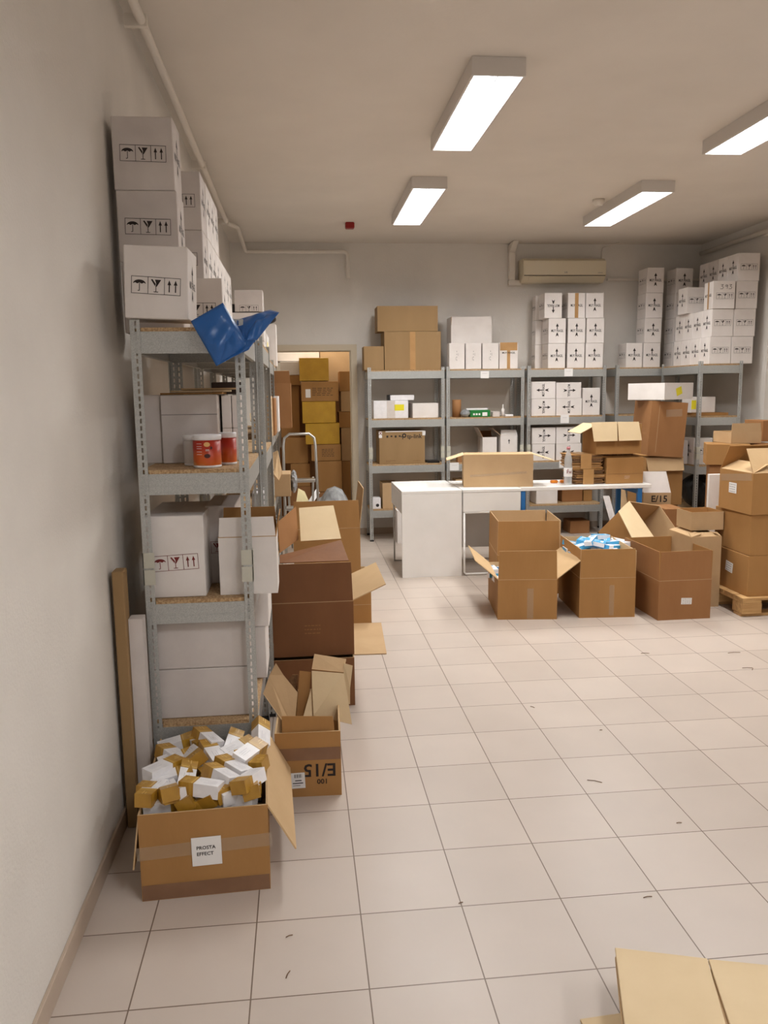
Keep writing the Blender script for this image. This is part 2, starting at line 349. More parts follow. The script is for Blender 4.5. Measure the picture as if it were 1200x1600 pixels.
def open_carton(label, P0, dims, mats=('kraft', 'kraft_in'), rz=0.0, flaps=None, group=None, name='cardboard_box', t=0.006, cat='box', tilt=(0, 0), fold=None, flapmats=None):
    w_, d_, h_ = dims
    bm = bmesh.new()
    X, Y_ = w_ / 2, d_ / 2
    o_ = [bm.verts.new(p) for p in ((-X, -Y_, 0), (X, -Y_, 0), (X, Y_, 0), (-X, Y_, 0))]
    p_ = [bm.verts.new(p) for p in ((-X, -Y_, h_), (X, -Y_, h_), (X, Y_, h_), (-X, Y_, h_))]
    i_ = [bm.verts.new(p) for p in ((-X + t, -Y_ + t, h_), (X - t, -Y_ + t, h_), (X - t, Y_ - t, h_), (-X + t, Y_ - t, h_))]
    j_ = [bm.verts.new(p) for p in ((-X + t, -Y_ + t, t), (X - t, -Y_ + t, t), (X - t, Y_ - t, t), (-X + t, Y_ - t, t))]
    bm.faces.new(o_[::-1])
    for k in range(4):
        n = (k + 1) % 4
        bm.faces.new((o_[k], o_[n], p_[n], p_[k]))
        f = bm.faces.new((p_[k], p_[n], i_[n], i_[k])); f.material_index = 1
        f = bm.faces.new((i_[k], i_[n], j_[n], j_[k])); f.material_index = 1
    f = bm.faces.new(j_); f.material_index = 1
    fix(bm)
    o = link(name, mesh_of(bm, 'open_carton'), [M[mats[0]], M[mats[1]]], None, P0, (tilt[0], tilt[1], rz)); tag(o, label, cat, group)
    if fold:   # raised crease line around the body
        for fz in fold:
            if fz == 'top': fz = h_ - .0016
            bm = bmesh.new(); e = 0.0011
            for (a0, a1, b0, b1) in ((-X, X, -Y_ - e, -Y_), (-X, X, Y_, Y_ + e), (-X - e, -X, -Y_, Y_), (X, X + e, -Y_, Y_)): box(bm, a0, a1, b0, b1, fz - .0015, fz + .0015)
            link('crease', mesh_of(bm, 'crease'), M['tan'], o)
    for side, spec in (flaps or {}).items():
        L_, ang = spec[0], spec[1]; shear = spec[2] if len(spec) > 2 else 0.0
        ww = (w_ if side in ('front', 'back') else d_) - 0.004
        rzs = {'front': 0, 'back': math.pi, 'left': -math.pi / 2, 'right': math.pi / 2}[side]
        loc = {'front': (0, -Y_ + t / 2, h_), 'back': (0, Y_ - t / 2, h_), 'left': (-X + t / 2, 0, h_), 'right': (X - t / 2, 0, h_)}[side]
        bm = bmesh.new(); hw = ww / 2; tt = t / 2 - .0005
        ins = .006
        A = [bm.verts.new(p) for p in ((-hw, -tt, 0), (hw, -tt, 0), (hw - ins + shear, -tt, L_), (-hw + ins + shear, -tt, L_))]
        B = [bm.verts.new(p) for p in ((-hw, tt, 0), (hw, tt, 0), (hw - ins + shear, tt, L_), (-hw + ins + shear, tt, L_))]
        bm.faces.new(A); f = bm.faces.new(B[::-1]); f.material_index = 1
        for k in range(4):
            f = bm.faces.new((A[k], B[k], B[(k + 1) % 4], A[(k + 1) % 4])); f.material_index = 1
        fix(bm)
        fm = [M[q] for q in (flapmats or mats)]
        fl = link('flap', mesh_of(bm, 'flap'), fm, o, loc, (math.radians(ang), 0, rzs))
    return o
def fopen(label, a, b, Y, depth, z0=None, h=None, **kw):
    x0 = at(a[0], b[1], Y=Y).x; x1 = at(b[0], b[1], Y=Y).x; mx = (a[0] + b[0]) / 2
    zt = at(mx, a[1], Y=Y).z; zb = at(mx, b[1], Y=Y).z
    if z0 is None: z0 = zb
    hh = h if h else zt - z0
    return open_carton(label, Vector(((x0 + x1) / 2, Y + depth / 2, z0)), (x1 - x0, depth, hh), **kw), (x1 - x0, depth, hh)
def sheet(name, pts, mat, t=0.004, parent=None, mats=None):
    """flat board with thickness through 3D corner points (planar-ish polygon)"""
    pts = [Vector(p) for p in pts]
    n = (pts[1] - pts[0]).cross(pts[-1] - pts[0]).normalized() * t / 2
    org = Vector((sum(p.x for p in pts) / len(pts), sum(p.y for p in pts) / len(pts), min(p.z for p in pts))); pts = [p - org for p in pts]
    bm = bmesh.new()
    A = [bm.verts.new(p + n) for p in pts]; B = [bm.verts.new(p - n) for p in pts]
    bm.faces.new(A); bm.faces.new(B[::-1])
    for k in range(len(pts)):
        f = bm.faces.new((A[k], B[k], B[(k + 1) % len(pts)], A[(k + 1) % len(pts)])); f.material_index = 1
    fix(bm)
    return link(name, mesh_of(bm, name), [M[mat], M['kraft'] if mats is None else M[mats]], parent, org)

# ------------------------------------------------------------------ room
RX, RY, RYF, CZ = 5.34, 7.15, -3.4, 3.24
DX0, DX1, DZ = 0.30, 1.30, 2.095
def sbox(name, x0, x1, y0, y1, z0, z1, mat):
    return struct(link(name, box_mesh(x0, x1, y0, y1, z0, z1), M[mat]))
sbox('floor', -0.4, RX + .4, RYF, 9.6, -0.1, 0, 'tiles')
sbox('ceiling', -0.15, RX + .4, RYF, RY, CZ, CZ + .1, 'ceil')
sbox('wall_left', -0.15, 0, RYF, RY, 0, CZ, 'wall')
bm = bmesh.new(); box(bm, -0.15, DX0, RY, RY + .12, 0, CZ); box(bm, DX1, RX + .3, RY, RY + .12, 0, CZ); box(bm, DX0, DX1, RY, RY + .12, DZ, CZ)
struct(link('wall_back', mesh_of(bm), M['wall']))
# right wall with a shallow recess towards the camera
bm = bmesh.new(); box(bm, RX, RX + .3, 5.72, RY, 0, CZ); box(bm, RX + .16, RX + .3, 2.2, 5.72, 0, 2.66); box(bm, RX, RX + .3, 2.2, 5.72, 2.66, CZ); box(bm, RX, RX + .3, RYF, 2.2, 0, CZ)
struct(link('wall_right', mesh_of(bm), M['wall']))
sbox('wall_front', -0.15, RX + .3, RYF - .12, RYF, 0, CZ, 'wall')
bm = bmesh.new(); box(bm, 0.0, 0.011, RYF, RY, 0, 0.072); bmesh.ops.bevel(bm, geom=bm.edges[:], offset=.002, segments=1, affect='EDGES')
M['skirt'] = noisy('skirting_tile', srgb(176, 158, 140), srgb(188, 170, 152), 6, 0.4)
struct(link('baseboard_left', mesh_of(bm), M['skirt']))
bm = bmesh.new(); box(bm, 0.011, DX0 - .06, RY - .011, RY, 0, 0.072); box(bm, DX1 + .06, RX, RY - .011, RY, 0, 0.072)
struct(link('baseboard_back', mesh_of(bm), M['skirt']))
# storage room behind the doorway
sbox('wall_store_left', -0.30, -0.2, RY + .12, 9.5, 0, 2.9, 'wall'); sbox('wall_store_right', 2.0, 2.1, RY + .12, 9.5, 0, 2.9, 'wall')
sbox('wall_store_back', -0.2, 2.0, 9.4, 9.5, 0, 2.9, 'wall')
M['storeceil'] = plain('storage_ceiling_paint', srgb(236, 226, 208), 0.9)
sbox('ceiling_store', -0.3, 2.1, RY + .12, 9.5, 2.9, 3.0, 'storeceil')
# door frame
bm = bmesh.new(); fw = 0.055
box(bm, DX1 - .012, DX1 + fw, RY - .022, RY, 0, DZ + fw); box(bm, DX0 - fw, DX0 + .012, RY - .022, RY, 0, DZ + fw); box(bm, DX0 + .012, DX1 - .012, RY - .022, RY, DZ - .012, DZ + fw)
box(bm, DX1 - .022, DX1 - .0005, RY, RY + .12, 0, DZ - .012); box(bm, DX0 + .0005, DX0 + .022, RY, RY + .12, 0, DZ - .012); box(bm, DX0 + .022, DX1 - .022, RY, RY + .12, DZ - .02, DZ - .0005)
struct(link('door_1', mesh_of(bm), M['doorframe']))

# ------------------------------------------------------------------ ceiling lamps
def lamp(x0, x1, y0, y1, label, group='louvred ceiling lamps', power=LAMP_DOWN, col=LAMP_COL):
    zc, zb = CZ, CZ - .088
    e = bpy.data.objects.new('ceiling_lamp', None); COL.objects.link(e); e.location = ((x0 + x1) / 2, (y0 + y1) / 2, zc); tag(e, label, 'lamp', group)
    W, D = (x1 - x0) / 2, (y1 - y0) / 2; h = -(zc - zb)
    bm = bmesh.new(); t = .012
    for a in ((-W, -W + t, -D, D), (W - t, W, -D, D), (-W + t, W - t, -D, -D + t), (-W + t, W - t, D - t, D)): box(bm, *a, h, -.001)
    box(bm, -W + t, W - t, -D + t, D - t, -.012, -.001)
    link('housing', mesh_of(bm), M['white_metal'], e)
    for s in (-1, 1):
        bm = bmesh.new(); tube(bm, [(s * W * .42, -D + .05, -.038), (s * W * .42, D - .05, -.038)], .013, 10)
        link('fluorescent_tube', mesh_of(bm), M['tube'], e)
    bm = bmesh.new()
    box(bm, -W + t, W - t, -D + t, D - t, -.0145, -.0125)
    link('reflector', mesh_of(bm), M['reflector'], e)
    bm = bmesh.new(); n = 15
    for k in range(1, n):
        y = -D + t + (2 * D - 2 * t) * k / n; box(bm, -W + t, W - t, y - .0012, y + .0012, h + .004, h + .03)
    for x in (-.0025,): box(bm, x, -x, -D + t, D - t, h + .004, h + .03)
    link('louvre', mesh_of(bm), M['louvre'], e)
    ld = bpy.data.lights.new('lamp_light', 'AREA'); ld.shape = 'RECTANGLE'; ld.size = 2 * W - .05; ld.size_y = 2 * D - .06; ld.energy = power; ld.color = col; ld.spread = math.radians(157)
    lo = bpy.data.objects.new('lamp_light', ld); COL.objects.link(lo); lo.parent = e; lo.location = (0, 0, h + .002)
    return e
def emis(name, col, st, base=(0.9, 0.9, 0.9, 1)):
    return plain(name, base, 0.5, 0, 0.5, col, st)
M['tube'] = emis('glowing_tube', (0.92, 0.96, 1.0, 1), LAMP_PANEL * 1.6)
M['reflector'] = emis('lit_reflector', (0.9, 0.95, 1.0, 1), LAMP_PANEL * .35)
M['louvre'] = plain('louvre_metal', srgb(225, 228, 235), 0.3, 0.2)
lamp(1.595, 1.868, 2.19, 3.445, 'white louvred lamp, largest and nearest one of the left pair on the ceiling')
lamp(1.605, 1.878, 4.40, 5.76, 'white louvred lamp nearer the back wall, left of the air conditioner')
lamp(3.425, 3.70, 2.19, 3.43, 'white louvred lamp cut off by the right edge of the photo')
lamp(3.435, 3.71, 4.42, 5.75, 'white louvred lamp above the air conditioner, with a round detector beside it')
lamp(1.60, 1.873, -2.35, -1.10, 'white louvred lamp above and behind the viewer on the left', power=LAMP_DOWN * 0.85, col=NEAR_COL)
lamp(3.425, 3.70, -2.35, -1.10, 'white louvred lamp above and behind the viewer on the right', power=LAMP_DOWN * 0.85, col=NEAR_COL)
# storage room lamp
e = bpy.data.objects.new('storage_lamp', None); COL.objects.link(e); e.location = (1.0, 8.05, 2.9); tag(e, 'bright lamp on the ceiling of the storage room beyond the doorway', 'lamp')
link('housing', box_mesh(-.3, .3, -.08, .08, -.05, 0, .006), M['white_metal'], e)
link('diffuser', box_mesh(-.28, .28, -.065, .065, -.062, -.051, .003), emis('store_diffuser', (1, .92, .8, 1), 3), e)
ld = bpy.data.lights.new('storage_light', 'AREA'); ld.shape = 'RECTANGLE'; ld.size = .5; ld.size_y = .12; ld.energy = STORE_W; ld.color = (1, .90, .76)
lo = bpy.data.objects.new('storage_light', ld); COL.objects.link(lo); lo.parent = e; lo.location = (0, 0, -.065)

# fire alarm and smoke detector
bm = bmesh.new(); box(bm, -.043, .043, -.043, .043, -.055, 0); bmesh.ops.bevel(bm, geom=bm.edges[:], offset=.006, segments=2, affect='EDGES')
e = link('fire_alarm_sounder', mesh_of(bm), M['red'], None, (1.235, 6.1, CZ)); tag(e, 'small red fire alarm box on the ceiling near the back wall', 'alarm')
bm = bmesh.new(); lathe(bm, [(.012, -.052), (.035, -.05), (.042, -.03), (.052, -.028), (.052, 0)], 20); fix(bm)
e = link('smoke_detector', mesh_of(bm), M['pipe'], None, (3.33, 5.07, CZ)); tag(e, 'round white smoke detector on the ceiling beside the farther right lamp', 'detector')

# pipes
def pipe(label, pts, r, name='heating_pipe', brackets=(), cat='pipe', mat='pipe'):
    bm = bmesh.new()
    # round the corners
    P = [Vector(p) for p in pts]; out = [P[0]]
    for i in range(1, len(P) - 1):
        a = (P[i - 1] - P[i]).normalized(); b = (P[i + 1] - P[i]).normalized(); k = min(.05, (P[i - 1] - P[i]).length * .4, (P[i + 1] - P[i]).length * .4)
        for s in range(5):
            u = s / 4; out.append(P[i] + a * k * (1 - u) ** 2 + b * k * u ** 2)
    out.append(P[-1]); tube(bm, out, r)
    o = link(name, mesh_of(bm), M[mat]); tag(o, label, cat)
    for b in brackets:
        bm = bmesh.new()
        bx, by, bz, dirx = b
        if dirx: box(bm, bx - .01, bx + .01, by - r - .004, by + .07, bz - r - .004, bz + r + .004)
        else: box(bm, bx - .07, bx + r + .004, by - .012, by + .012, bz - r - .004, bz + r + .004)
        link('bracket', mesh_of(bm), M['pipe'], o)
    return o
pz_ = 3.165
pipe('white painted pipe running under the ceiling along the left wall', [(.088, -1.4, pz_), (.088, 5.80, pz_), (.172, 5.95, pz_), (.172, 7.08, pz_ - .03), (1.27, 7.08, pz_ - .03), (1.27, 7.08, 2.86)], .021,
     brackets=[(.088, 1.75, pz_, 0), (.088, 3.9, pz_, 0), (.088, 5.72, pz_, 0)])
pipe('white painted pipe running under the ceiling along the right wall', [(5.27, 1.0, 3.10), (5.27, 7.02, 3.12)], .024, brackets=[(5.28, 5.7, 3.10, 1)])
bm = bmesh.new(); box(bm, 4.22, 5.34, RY - .045, RY, 2.835, 2.86); o = link('cable_duct', mesh_of(bm), M['pipe']); tag(o, 'flat white cable duct running right from the air conditioner', 'duct')
bm = bmesh.new(); tube(bm, [(4.30, 7.0, 3.232), (4.16, 7.13, 3.20), (4.15, 7.135, 3.06)], .006, 8); o = link('power_cable', mesh_of(bm), M['pipe']); tag(o, 'thin cable dropping from the ceiling to the air conditioner', 'cable')
# duct on the left of the AC
bm = bmesh.new(); box(bm, 3.07, 3.14, RY - .07, RY, 2.84, 3.14); box(bm, 3.07, 3.21, RY - .07, RY, 2.78, 2.84)
prism(bm, [(RY - .07, 3.14), (RY, 3.14), (RY, 3.22), (RY - .16, 3.235), (RY - .22, 3.235)], 'x', 3.07, 3.14); fix(bm)
bmesh.ops.bevel(bm, geom=[e_ for e_ in bm.edges if e_.calc_length() > .05], offset=.006, segments=2, affect='EDGES')
o = link('pipe_cover_duct', mesh_of(bm), M['pipe']); tag(o, 'white boxed pipe cover bending up the wall left of the air conditioner', 'duct')
# AC
a0, a1 = at(818, 402, Y=6.93), at(947, 441, Y=6.93)
acw = a1.x - a0.x; zt, zb = 3.055, 2.80
e = bpy.data.objects.new('air_conditioner', None); COL.objects.link(e); e.location = ((a0.x + a1.x) / 2, RY, zb); tag(e, 'ivory wall air conditioner high on the back wall above the white box stack', 'air conditioner')
hz = zt - zb
bm = bmesh.new(); prism(bm, [(0, 0), (-.14, 0), (-.2, .05), (-.215, .07), (-.215, hz - .04), (-.17, hz), (0, hz)], 'x', -acw / 2, acw / 2); fix(bm)
bmesh.ops.bevel(bm, geom=bm.edges[:], offset=.006, segments=2, affect='EDGES'); link('body', mesh_of(bm), M['ac'], e)
bm = bmesh.new(); box(bm, -acw / 2 + .004, acw / 2 - .004, -.224, -.217, .072, hz - .03); bmesh.ops.bevel(bm, geom=bm.edges[:], offset=.003, segments=2, affect='EDGES'); f_ = link('front_panel', mesh_of(bm), M['ac'], e)
link('logo', text_mesh('LG', .026, M['ink_grey']), None, f_, (0.01, -.2248, .10), (math.pi / 2, 0, 0))
link('printed_text', text_mesh('INVERTER', .012, M['ink_grey']), None, f_, (acw / 2 - .07, -.2248, .095), (math.pi / 2, 0, 0))
bm = bmesh.new(); prism(bm, [(-.205, .060), (-.152, .006), (-.157, .001), (-.211, .055)], 'x', -acw / 2 + .07, acw / 2 - .07); fix(bm); link('air_flap', mesh_of(bm), M['ac'], e)
bm = bmesh.new(); prism(bm, [(-.216, .070), (-.219, .070), (-.219, .064), (-.214, .064)], 'x', -acw / 2 + .01, acw / 2 - .01); fix(bm); link('vent_slot', mesh_of(bm), M['ink'], e)

# ------------------------------------------------------------------ shelving units
LV = [1.85, 1.335, .842, .353]
PH = 1.874
def perforated(bm, ox, oy, ux, uy, width, H, t, pitch=.0265, hw=.0034, hh=.0085):
    n = int(H / pitch); p = H / n
    nx, ny = -uy, ux
    def V(a, z, s): return (ox + ux * a + nx * s, oy + uy * a + ny * s, z)
    for k in range(n):
        z0, z1 = k * p, (k + 1) * p; c = width * .55; zc = (z0 + z1) / 2
        ol = [(0, z0), (width, z0), (width, z1), (0, z1)]; il = [(c - hw, zc - hh), (c + hw, zc - hh), (c + hw, zc + hh), (c - hw, zc + hh)]
        for s, rev in ((0, False), (t, True)):
            O = [bm.verts.new(V(a, z, s)) for a, z in ol]; I = [bm.verts.new(V(a, z, s)) for a, z in il]
            for q in range(4):
                f = (O[q], O[(q + 1) % 4], I[(q + 1) % 4], I[q]); bm.faces.new(f if not rev else f[::-1])
            if s == 0: I0 = I
            else:
                for q in range(4): bm.faces.new((I0[q], I[q], I[(q + 1) % 4], I0[(q + 1) % 4]))
    for a in (0, width):
        vs = [bm.verts.new(V(a, z, s)) for z, s in ((0, 0), (H, 0), (H, t), (0, t))]; bm.faces.new(vs)
    for z in (0, H):
        vs = [bm.verts.new(V(a, z, s)) for a, s in ((0, 0), (width, 0), (width, t), (0, t))]; bm.faces.new(vs)
_post = {}
def post_mesh(sx, sy):
    if (sx, sy) not in _post:
        bm = bmesh.new()
        perforated(bm, 0, 0, sx, 0, .034, PH, .0018 * (1 if True else 1))
        perforated(bm, 0, 0, 0, sy, .034, PH, .0018)
        fix(bm); me = mesh_of(bm, 'post'); me.materials.append(M['galv']); _post[(sx, sy)] = me
    return _post[(sx, sy)]
def shelf_unit(label, x0, x1, y0, y1, levels=LV, group='galvanised shelving units'):
    e = bpy.data.objects.new('shelving_unit', None); COL.objects.link(e); cx, cy = (x0 + x1) / 2, (y0 + y1) / 2; e.location = (cx, cy, 0); tag(e, label, 'shelf', group)
    W, D = (x1 - x0) / 2, (y1 - y0) / 2
    for ax in (-1, 1):
        for ay in (-1, 1):
            p = link('post', post_mesh(-ax, -ay), None, e, (ax * W, ay * D, 0.004))
            link('foot', box_mesh(min(0, -ax * .036) - .002, max(0, -ax * .036) + .002, min(0, -ay * .036) - .002, max(0, -ay * .036) + .002, -.004, .012), M['foot'], p)
            bm = bmesh.new()
            for zz in (.90, .965):
                bx = sorted((ax * .0035, -ax * .040)); by = sorted((ay * .0035, -ay * .040))
                box(bm, bx[0], bx[1], by[0] if ay < 0 else by[1] - .0032, by[0] + .0032 if ay < 0 else by[1], zz, zz + .058)
                box(bm, bx[0] if ax < 0 else bx[1] - .0032, bx[0] + .0032 if ax < 0 else bx[1], by[0], by[1], zz, zz + .058)
            link('post_joint', mesh_of(bm), M['clip'], p)
    for z in levels:
        zt = z - .014; zb = zt - .078
        for ay in (-1, 1):
            bm = bmesh.new(); yo = ay * (D - .0025)
            pr_ = [(yo, zb), (yo, zt), (yo - ay * .03, zt), (yo - ay * .03, zt - .002), (yo - ay * .002, zt - .002), (yo - ay * .002, zb + .002), (yo - ay * .018, zb + .002), (yo - ay * .018, zb)]
            prism(bm, pr_, 'x', -W + .004, W - .004)
            box(bm, -W + .035, W - .035, *sorted((yo, yo + ay * .0012)), zb + .03, zb + .033); fix(bm); link('beam', mesh_of(bm), M['galv'], e)
        for ax in (-1, 1):
            bm = bmesh.new(); xo = ax * (W - .0025)
            pr_ = [(xo, zb), (xo, zt), (xo - ax * .03, zt), (xo - ax * .03, zt - .002), (xo - ax * .002, zt - .002), (xo - ax * .002, zb + .002), (xo - ax * .018, zb + .002), (xo - ax * .018, zb)]
            prism(bm, pr_, 'y', -D + .034, D - .034); fix(bm); link('beam', mesh_of(bm), M['galv'], e)
        bm = bmesh.new(); i = .004; c = .036
        pts = [(-W + c, -D + i), (W - c, -D + i), (W - c, -D + c), (W - i, -D + c), (W - i, D - c), (W - c, D - c), (W - c, D - i), (-W + c, D - i), (-W + c, D - c), (-W + i, D - c), (-W + i, -D + c), (-W + c, -D + c)]
        prism(bm, pts, 'z', z - .014, z); fix(bm); link('shelf_board', mesh_of(bm), M['chip'], e)
    return e
LX0, LX1 = .108, .508
shelf_unit('galvanised shelving unit nearest the viewer by the left wall, behind the labelled box', LX0, LX1, 1.05, 1.90)
shelf_unit('second galvanised shelving unit from the viewer along the left wall', LX0 + .02, LX1 + .03, 1.925, 2.775)
shelf_unit('third galvanised shelving unit from the viewer along the left wall', LX0, LX1, 2.80, 3.65)
shelf_unit('fourth galvanised shelving unit from the viewer along the left wall', LX0, LX1, 3.68, 4.53)
shelf_unit('farthest galvanised shelving unit along the left wall, beside the ladder', LX0, LX1, 4.56, 5.41)
BY0, BY1 = 6.66, 7.11
def bx_(px): return at(px, 575, Y=BY0).x
shelf_unit('galvanised shelving unit on the back wall nearest the doorway', bx_(574.5), bx_(694.5), BY0, BY1)
shelf_unit('galvanised shelving unit on the back wall, second to the right of the doorway', bx_(698), bx_(819.5), BY0, BY1)
shelf_unit('galvanised shelving unit on the back wall under the air conditioner', bx_(825), bx_(947.5), BY0, BY1)
u4x = bx_(963.5)
shelf_unit('galvanised shelving unit in the back right corner of the room', u4x, 5.10, BY0, BY1)
U5 = (4.664, 5.112, 5.75, 6.60)
shelf_unit('galvanised shelving unit standing along the right wall', *U5)

# price tags on the beams
def beam_tag(px0, py0, px1, py1, label):
    a = at(px0, py0, Y=BY0 - .003); b = at(px1, py1, Y=BY0 - .003)
    o = link('paper_tag', box_mesh(-(b.x - a.x) / 2, (b.x - a.x) / 2, -.0006, .0006, 0, a.z - b.z), M['paper'], None, ((a.x + b.x) / 2, BY0 - .0005, b.z)); tag(o, label, 'tag', 'paper tags on the shelf beams')
    link('printed_text', sheet_marks(None, (b.x - a.x) * .7, .03, 1, M['ink']), None, o, (0, -.0012, (a.z - b.z) * .55), (math.pi / 2, 0, 0))
beam_tag(751, 580, 764, 591, 'white paper tag on the top beam under three white cartons')
beam_tag(703, 723, 717, 735, 'white paper tag on a low beam left of the open table box')
beam_tag(882, 576, 895, 588, 'white paper tag on the top beam under the tall white stack')
beam_tag(876, 648, 889, 661, 'white paper tag on the second beam below the tall white stack')
beam_tag(874, 720, 885, 731, 'white paper tag on the third beam behind the bottle')
# ------------------------------------------------------------------ cartons on top of the left shelves
BW, BL, BH = .192, .228, .2655     # narrow side, long side, height of the white shipping cartons
TOP = LV[0] + .001
def on_shelf_stack(): pass
NB = 'white shipping cartons on top of the left shelves'
T0 = TOP
# near leaning box
p0 = at(253, 500, Y=1.03)
carton('white carton with printed umbrella symbols perched at the nearest shelf corner beside the blue bag', (.209, 1.13, 1.8795), (.222, .2, .25), rz=-.03, tilt=(0, .035), marks=[('front', 'picto', .0, -.012, -.035), ('right', 'frag', 0, 0, 0, .9)], group=NB)
wordL = ['lowest', 'middle', 'top']
for k in range(3):
    carton('white carton with umbrella symbols, %s of the tall stack against the left wall' % wordL[k], (.140 + .004 * (2 - k), 1.415, T0 + k * (BH + .0015)), (.226, .19, BH), marks=[('front', 'picto', .0, .0, -.02), ('right', 'frag', 0, 0, 0)], group=NB, mat='whitebox2')
# rows behind
rows = [(1.82, .160, 3), (2.03, .158, 3), (2.25, .157, 3), (2.47, .157, 3), (2.69, .157, 3), (2.91, .157, 3), (3.13, .157, 3), (3.35, .155, 3)]
names_r = ['just behind', 'second row behind', 'third row behind', 'fourth row behind', 'fifth row behind', 'sixth row behind', 'seventh row behind', 'eighth row behind']
rows = [(2.165, .153, 3)] + [(2.165 + .2 * k, .156, 3 if k < 4 else 2) for k in range(1, 8)]
for r, (y, x, n) in enumerate(rows):
    for k in range(n):
        mk = [('right', 'frag', 0, 0, 0)]
        if r == 0: mk.append(('front', 'picto'))
        carton('white fragile carton, %s layer, %s the tall stack by the left wall' % (wordL[k], names_r[r]), (x, y, T0 + k * (BH + .0015)), (BL, BW, BH), marks=mk, group=NB, mat='whitebox2' if r == 0 else 'whitebox')
carton('white fragile carton on the nearest shelf top between the perched box and the blue bag', (.255, 1.90, T0), (.235, BW, BH + .01), marks=[('front', 'picto'), ('right', 'frag')], group=NB)
carton('low white carton lying on the left shelf top just behind the blue bag', (.40, 2.30, T0), (.18, .3, .12), group=NB, marks=[])
# far group seen right of the bag
Yf = 4.2
fcarton('white carton with a printed symbol strip, upper one right of the blue bag peak', (367, 453), (411, 487), Yf, .19, z0=None, marks=[('front', 'picto', 0, -.055, 0, .8)], mat='whitebox2', group=NB)
fcarton('white carton below the upper one, right of the blue bag peak', (362, 488), (413, 533), Yf, .3, z0=at(390, 533, Y=Yf).z, h=at(390, 488, Y=Yf).z - at(390, 533, Y=Yf).z - .002, mat='whitebox', group=NB)
fcarton('white carton standing on the far left shelf top, below two others', (366, 534), (414, 569), Yf, .3, z0=T0, h=at(390, 533, Y=Yf).z - T0 - .003, mat='whitebox', group=NB)
o = fcarton('white carton with a yellow sticker on its side above the far left shelf', (398, 521), (418, 566), 4.62, .5, z0=T0, mat='whitebox', group=NB)
put_on(o, (at(418, 566, Y=4.62).x - at(398, 566, Y=4.62).x, .5, .2), 'right', rect_mesh(.16, .1, M['sticker_yellow']), 'yellow_sticker', -.1, .03)
def bag_blob(label, c, r, mat, cat, name, seed=1, rough=.09):
    bm = bmesh.new(); bmesh.ops.create_icosphere(bm, subdivisions=3, radius=1.0)
    rnd = random.Random(seed); ks = [(Vector((rnd.uniform(-1, 1), rnd.uniform(-1, 1), rnd.uniform(-1, 1))).normalized() * rnd.uniform(2, 6), rnd.uniform(0, 6)) for _ in range(7)]
    for v in bm.verts:
        f = 1 + rough * sum(math.sin(v.co.dot(k) + p) for k, p in ks) / 2
        v.co = Vector((v.co.x * r[0] * f, v.co.y * r[1] * f, max(-1, v.co.z) * r[2] * f))
    mn = min(v.co.z for v in bm.verts)
    for v in bm.verts: v.co.z -= mn
    for f in bm.faces: f.smooth = False
    o = link(name, mesh_of(bm), M[mat], None, c); return tag(o, label, cat)
bag_blob('black crumpled bag lying behind the white cartons on the far left shelf top', (.47, 5.22, T0 + .36), (.05, .06, .045), 'black', 'bag', 'black_bag', 3)
fcarton('flat black box on the far left shelf top, left of the upper white carton', (352, 475), (367, 489), 4.3, .2, mat='black', name='black_box')
fcarton('white carton carrying the flat black box on the far left shelf top', (348, 489.5), (361, 540), 4.3, .28, z0=T0, mat='whitebox', group=NB)
carton('stacked white carton under the black crumpled bag on the far left shelf top', (.42, 5.26, T0), (.2, .2, .355), group=NB)

# blue bag
def patch(bm, q, n=14, amp=.006, ph=0.0):
    a, b, c, d = [Vector(v) for v in q]; g = []
    nn = (b - a).cross(d - a).normalized()
    for i in range(n + 1):
        row = []
        for j in range(n + 1):
            u, v = i / n, j / n
            p = a * (1 - u) * (1 - v) + b * u * (1 - v) + c * u * v + d * (1 - u) * v
            e_ = min(u, 1 - u, v, 1 - v) * 4; e_ = min(1, e_)
            p = p + nn * (amp * e_ * (math.sin(7 * u + 3 * v + ph) + .6 * math.sin(15 * v - 5 * u + ph * 2)) + .02 * math.sin(math.pi * u) * math.sin(math.pi * v))
            row.append(bm.verts.new(p))
        g.append(row)
    for i in range(n):
        for j in range(n):
            f = bm.faces.new((g[i][j], g[i + 1][j], g[i + 1][j + 1], g[i][j + 1])); f.smooth = True
bm = bmesh.new(); A = lambda x, y, Y: at(x, y, Y=Y)
patch(bm, [A(348, 473, 1.00), A(298, 502, .985), A(338, 572, .965), A(384, 534, .99)])
patch(bm, [A(348, 473, 1.00), A(338.5, 571.5, .966), A(386, 546, .985), A(384, 530, 1.01)], ph=1)
patch(bm, [A(384, 531, 1.00), A(338, 572, .965), A(388, 546, .985), A(400, 532, 1.02)], ph=2, amp=.003)
patch(bm, [A(366, 503, 1.06), A(384, 531, 1.00), A(392, 527, 1.10), A(395, 493, 1.14)], ph=3, amp=.003)
patch(bm, [A(392, 494, 1.10), A(384, 533, 1.0), A(402, 531, 1.02), A(436, 488, 1.10)], ph=2, amp=.005)
patch(bm, [A(366, 501, 1.07), A(386, 533, 1.0), A(436, 488, 1.12), A(422, 484, 1.16)], ph=4, amp=.004)
patch(bm, [A(348, 474, 1.01), A(366, 503, 1.07), A(384, 531, 1.01), A(372, 520, 1.03)], ph=5, amp=.002)
bmesh.ops.remove_doubles(bm, verts=bm.verts[:], dist=.0008)
bo_ = at(370, 520, Y=1.03); bmesh.ops.translate(bm, verts=bm.verts[:], vec=-bo_)
o = link('plastic_bag', mesh_of(bm), M['bagblue'], None, bo_); tag(o, 'bright blue plastic bag folded over the top corner of the nearest shelf', 'bag')
md = o.modifiers.new('s', 'SOLIDIFY'); md.thickness = .002

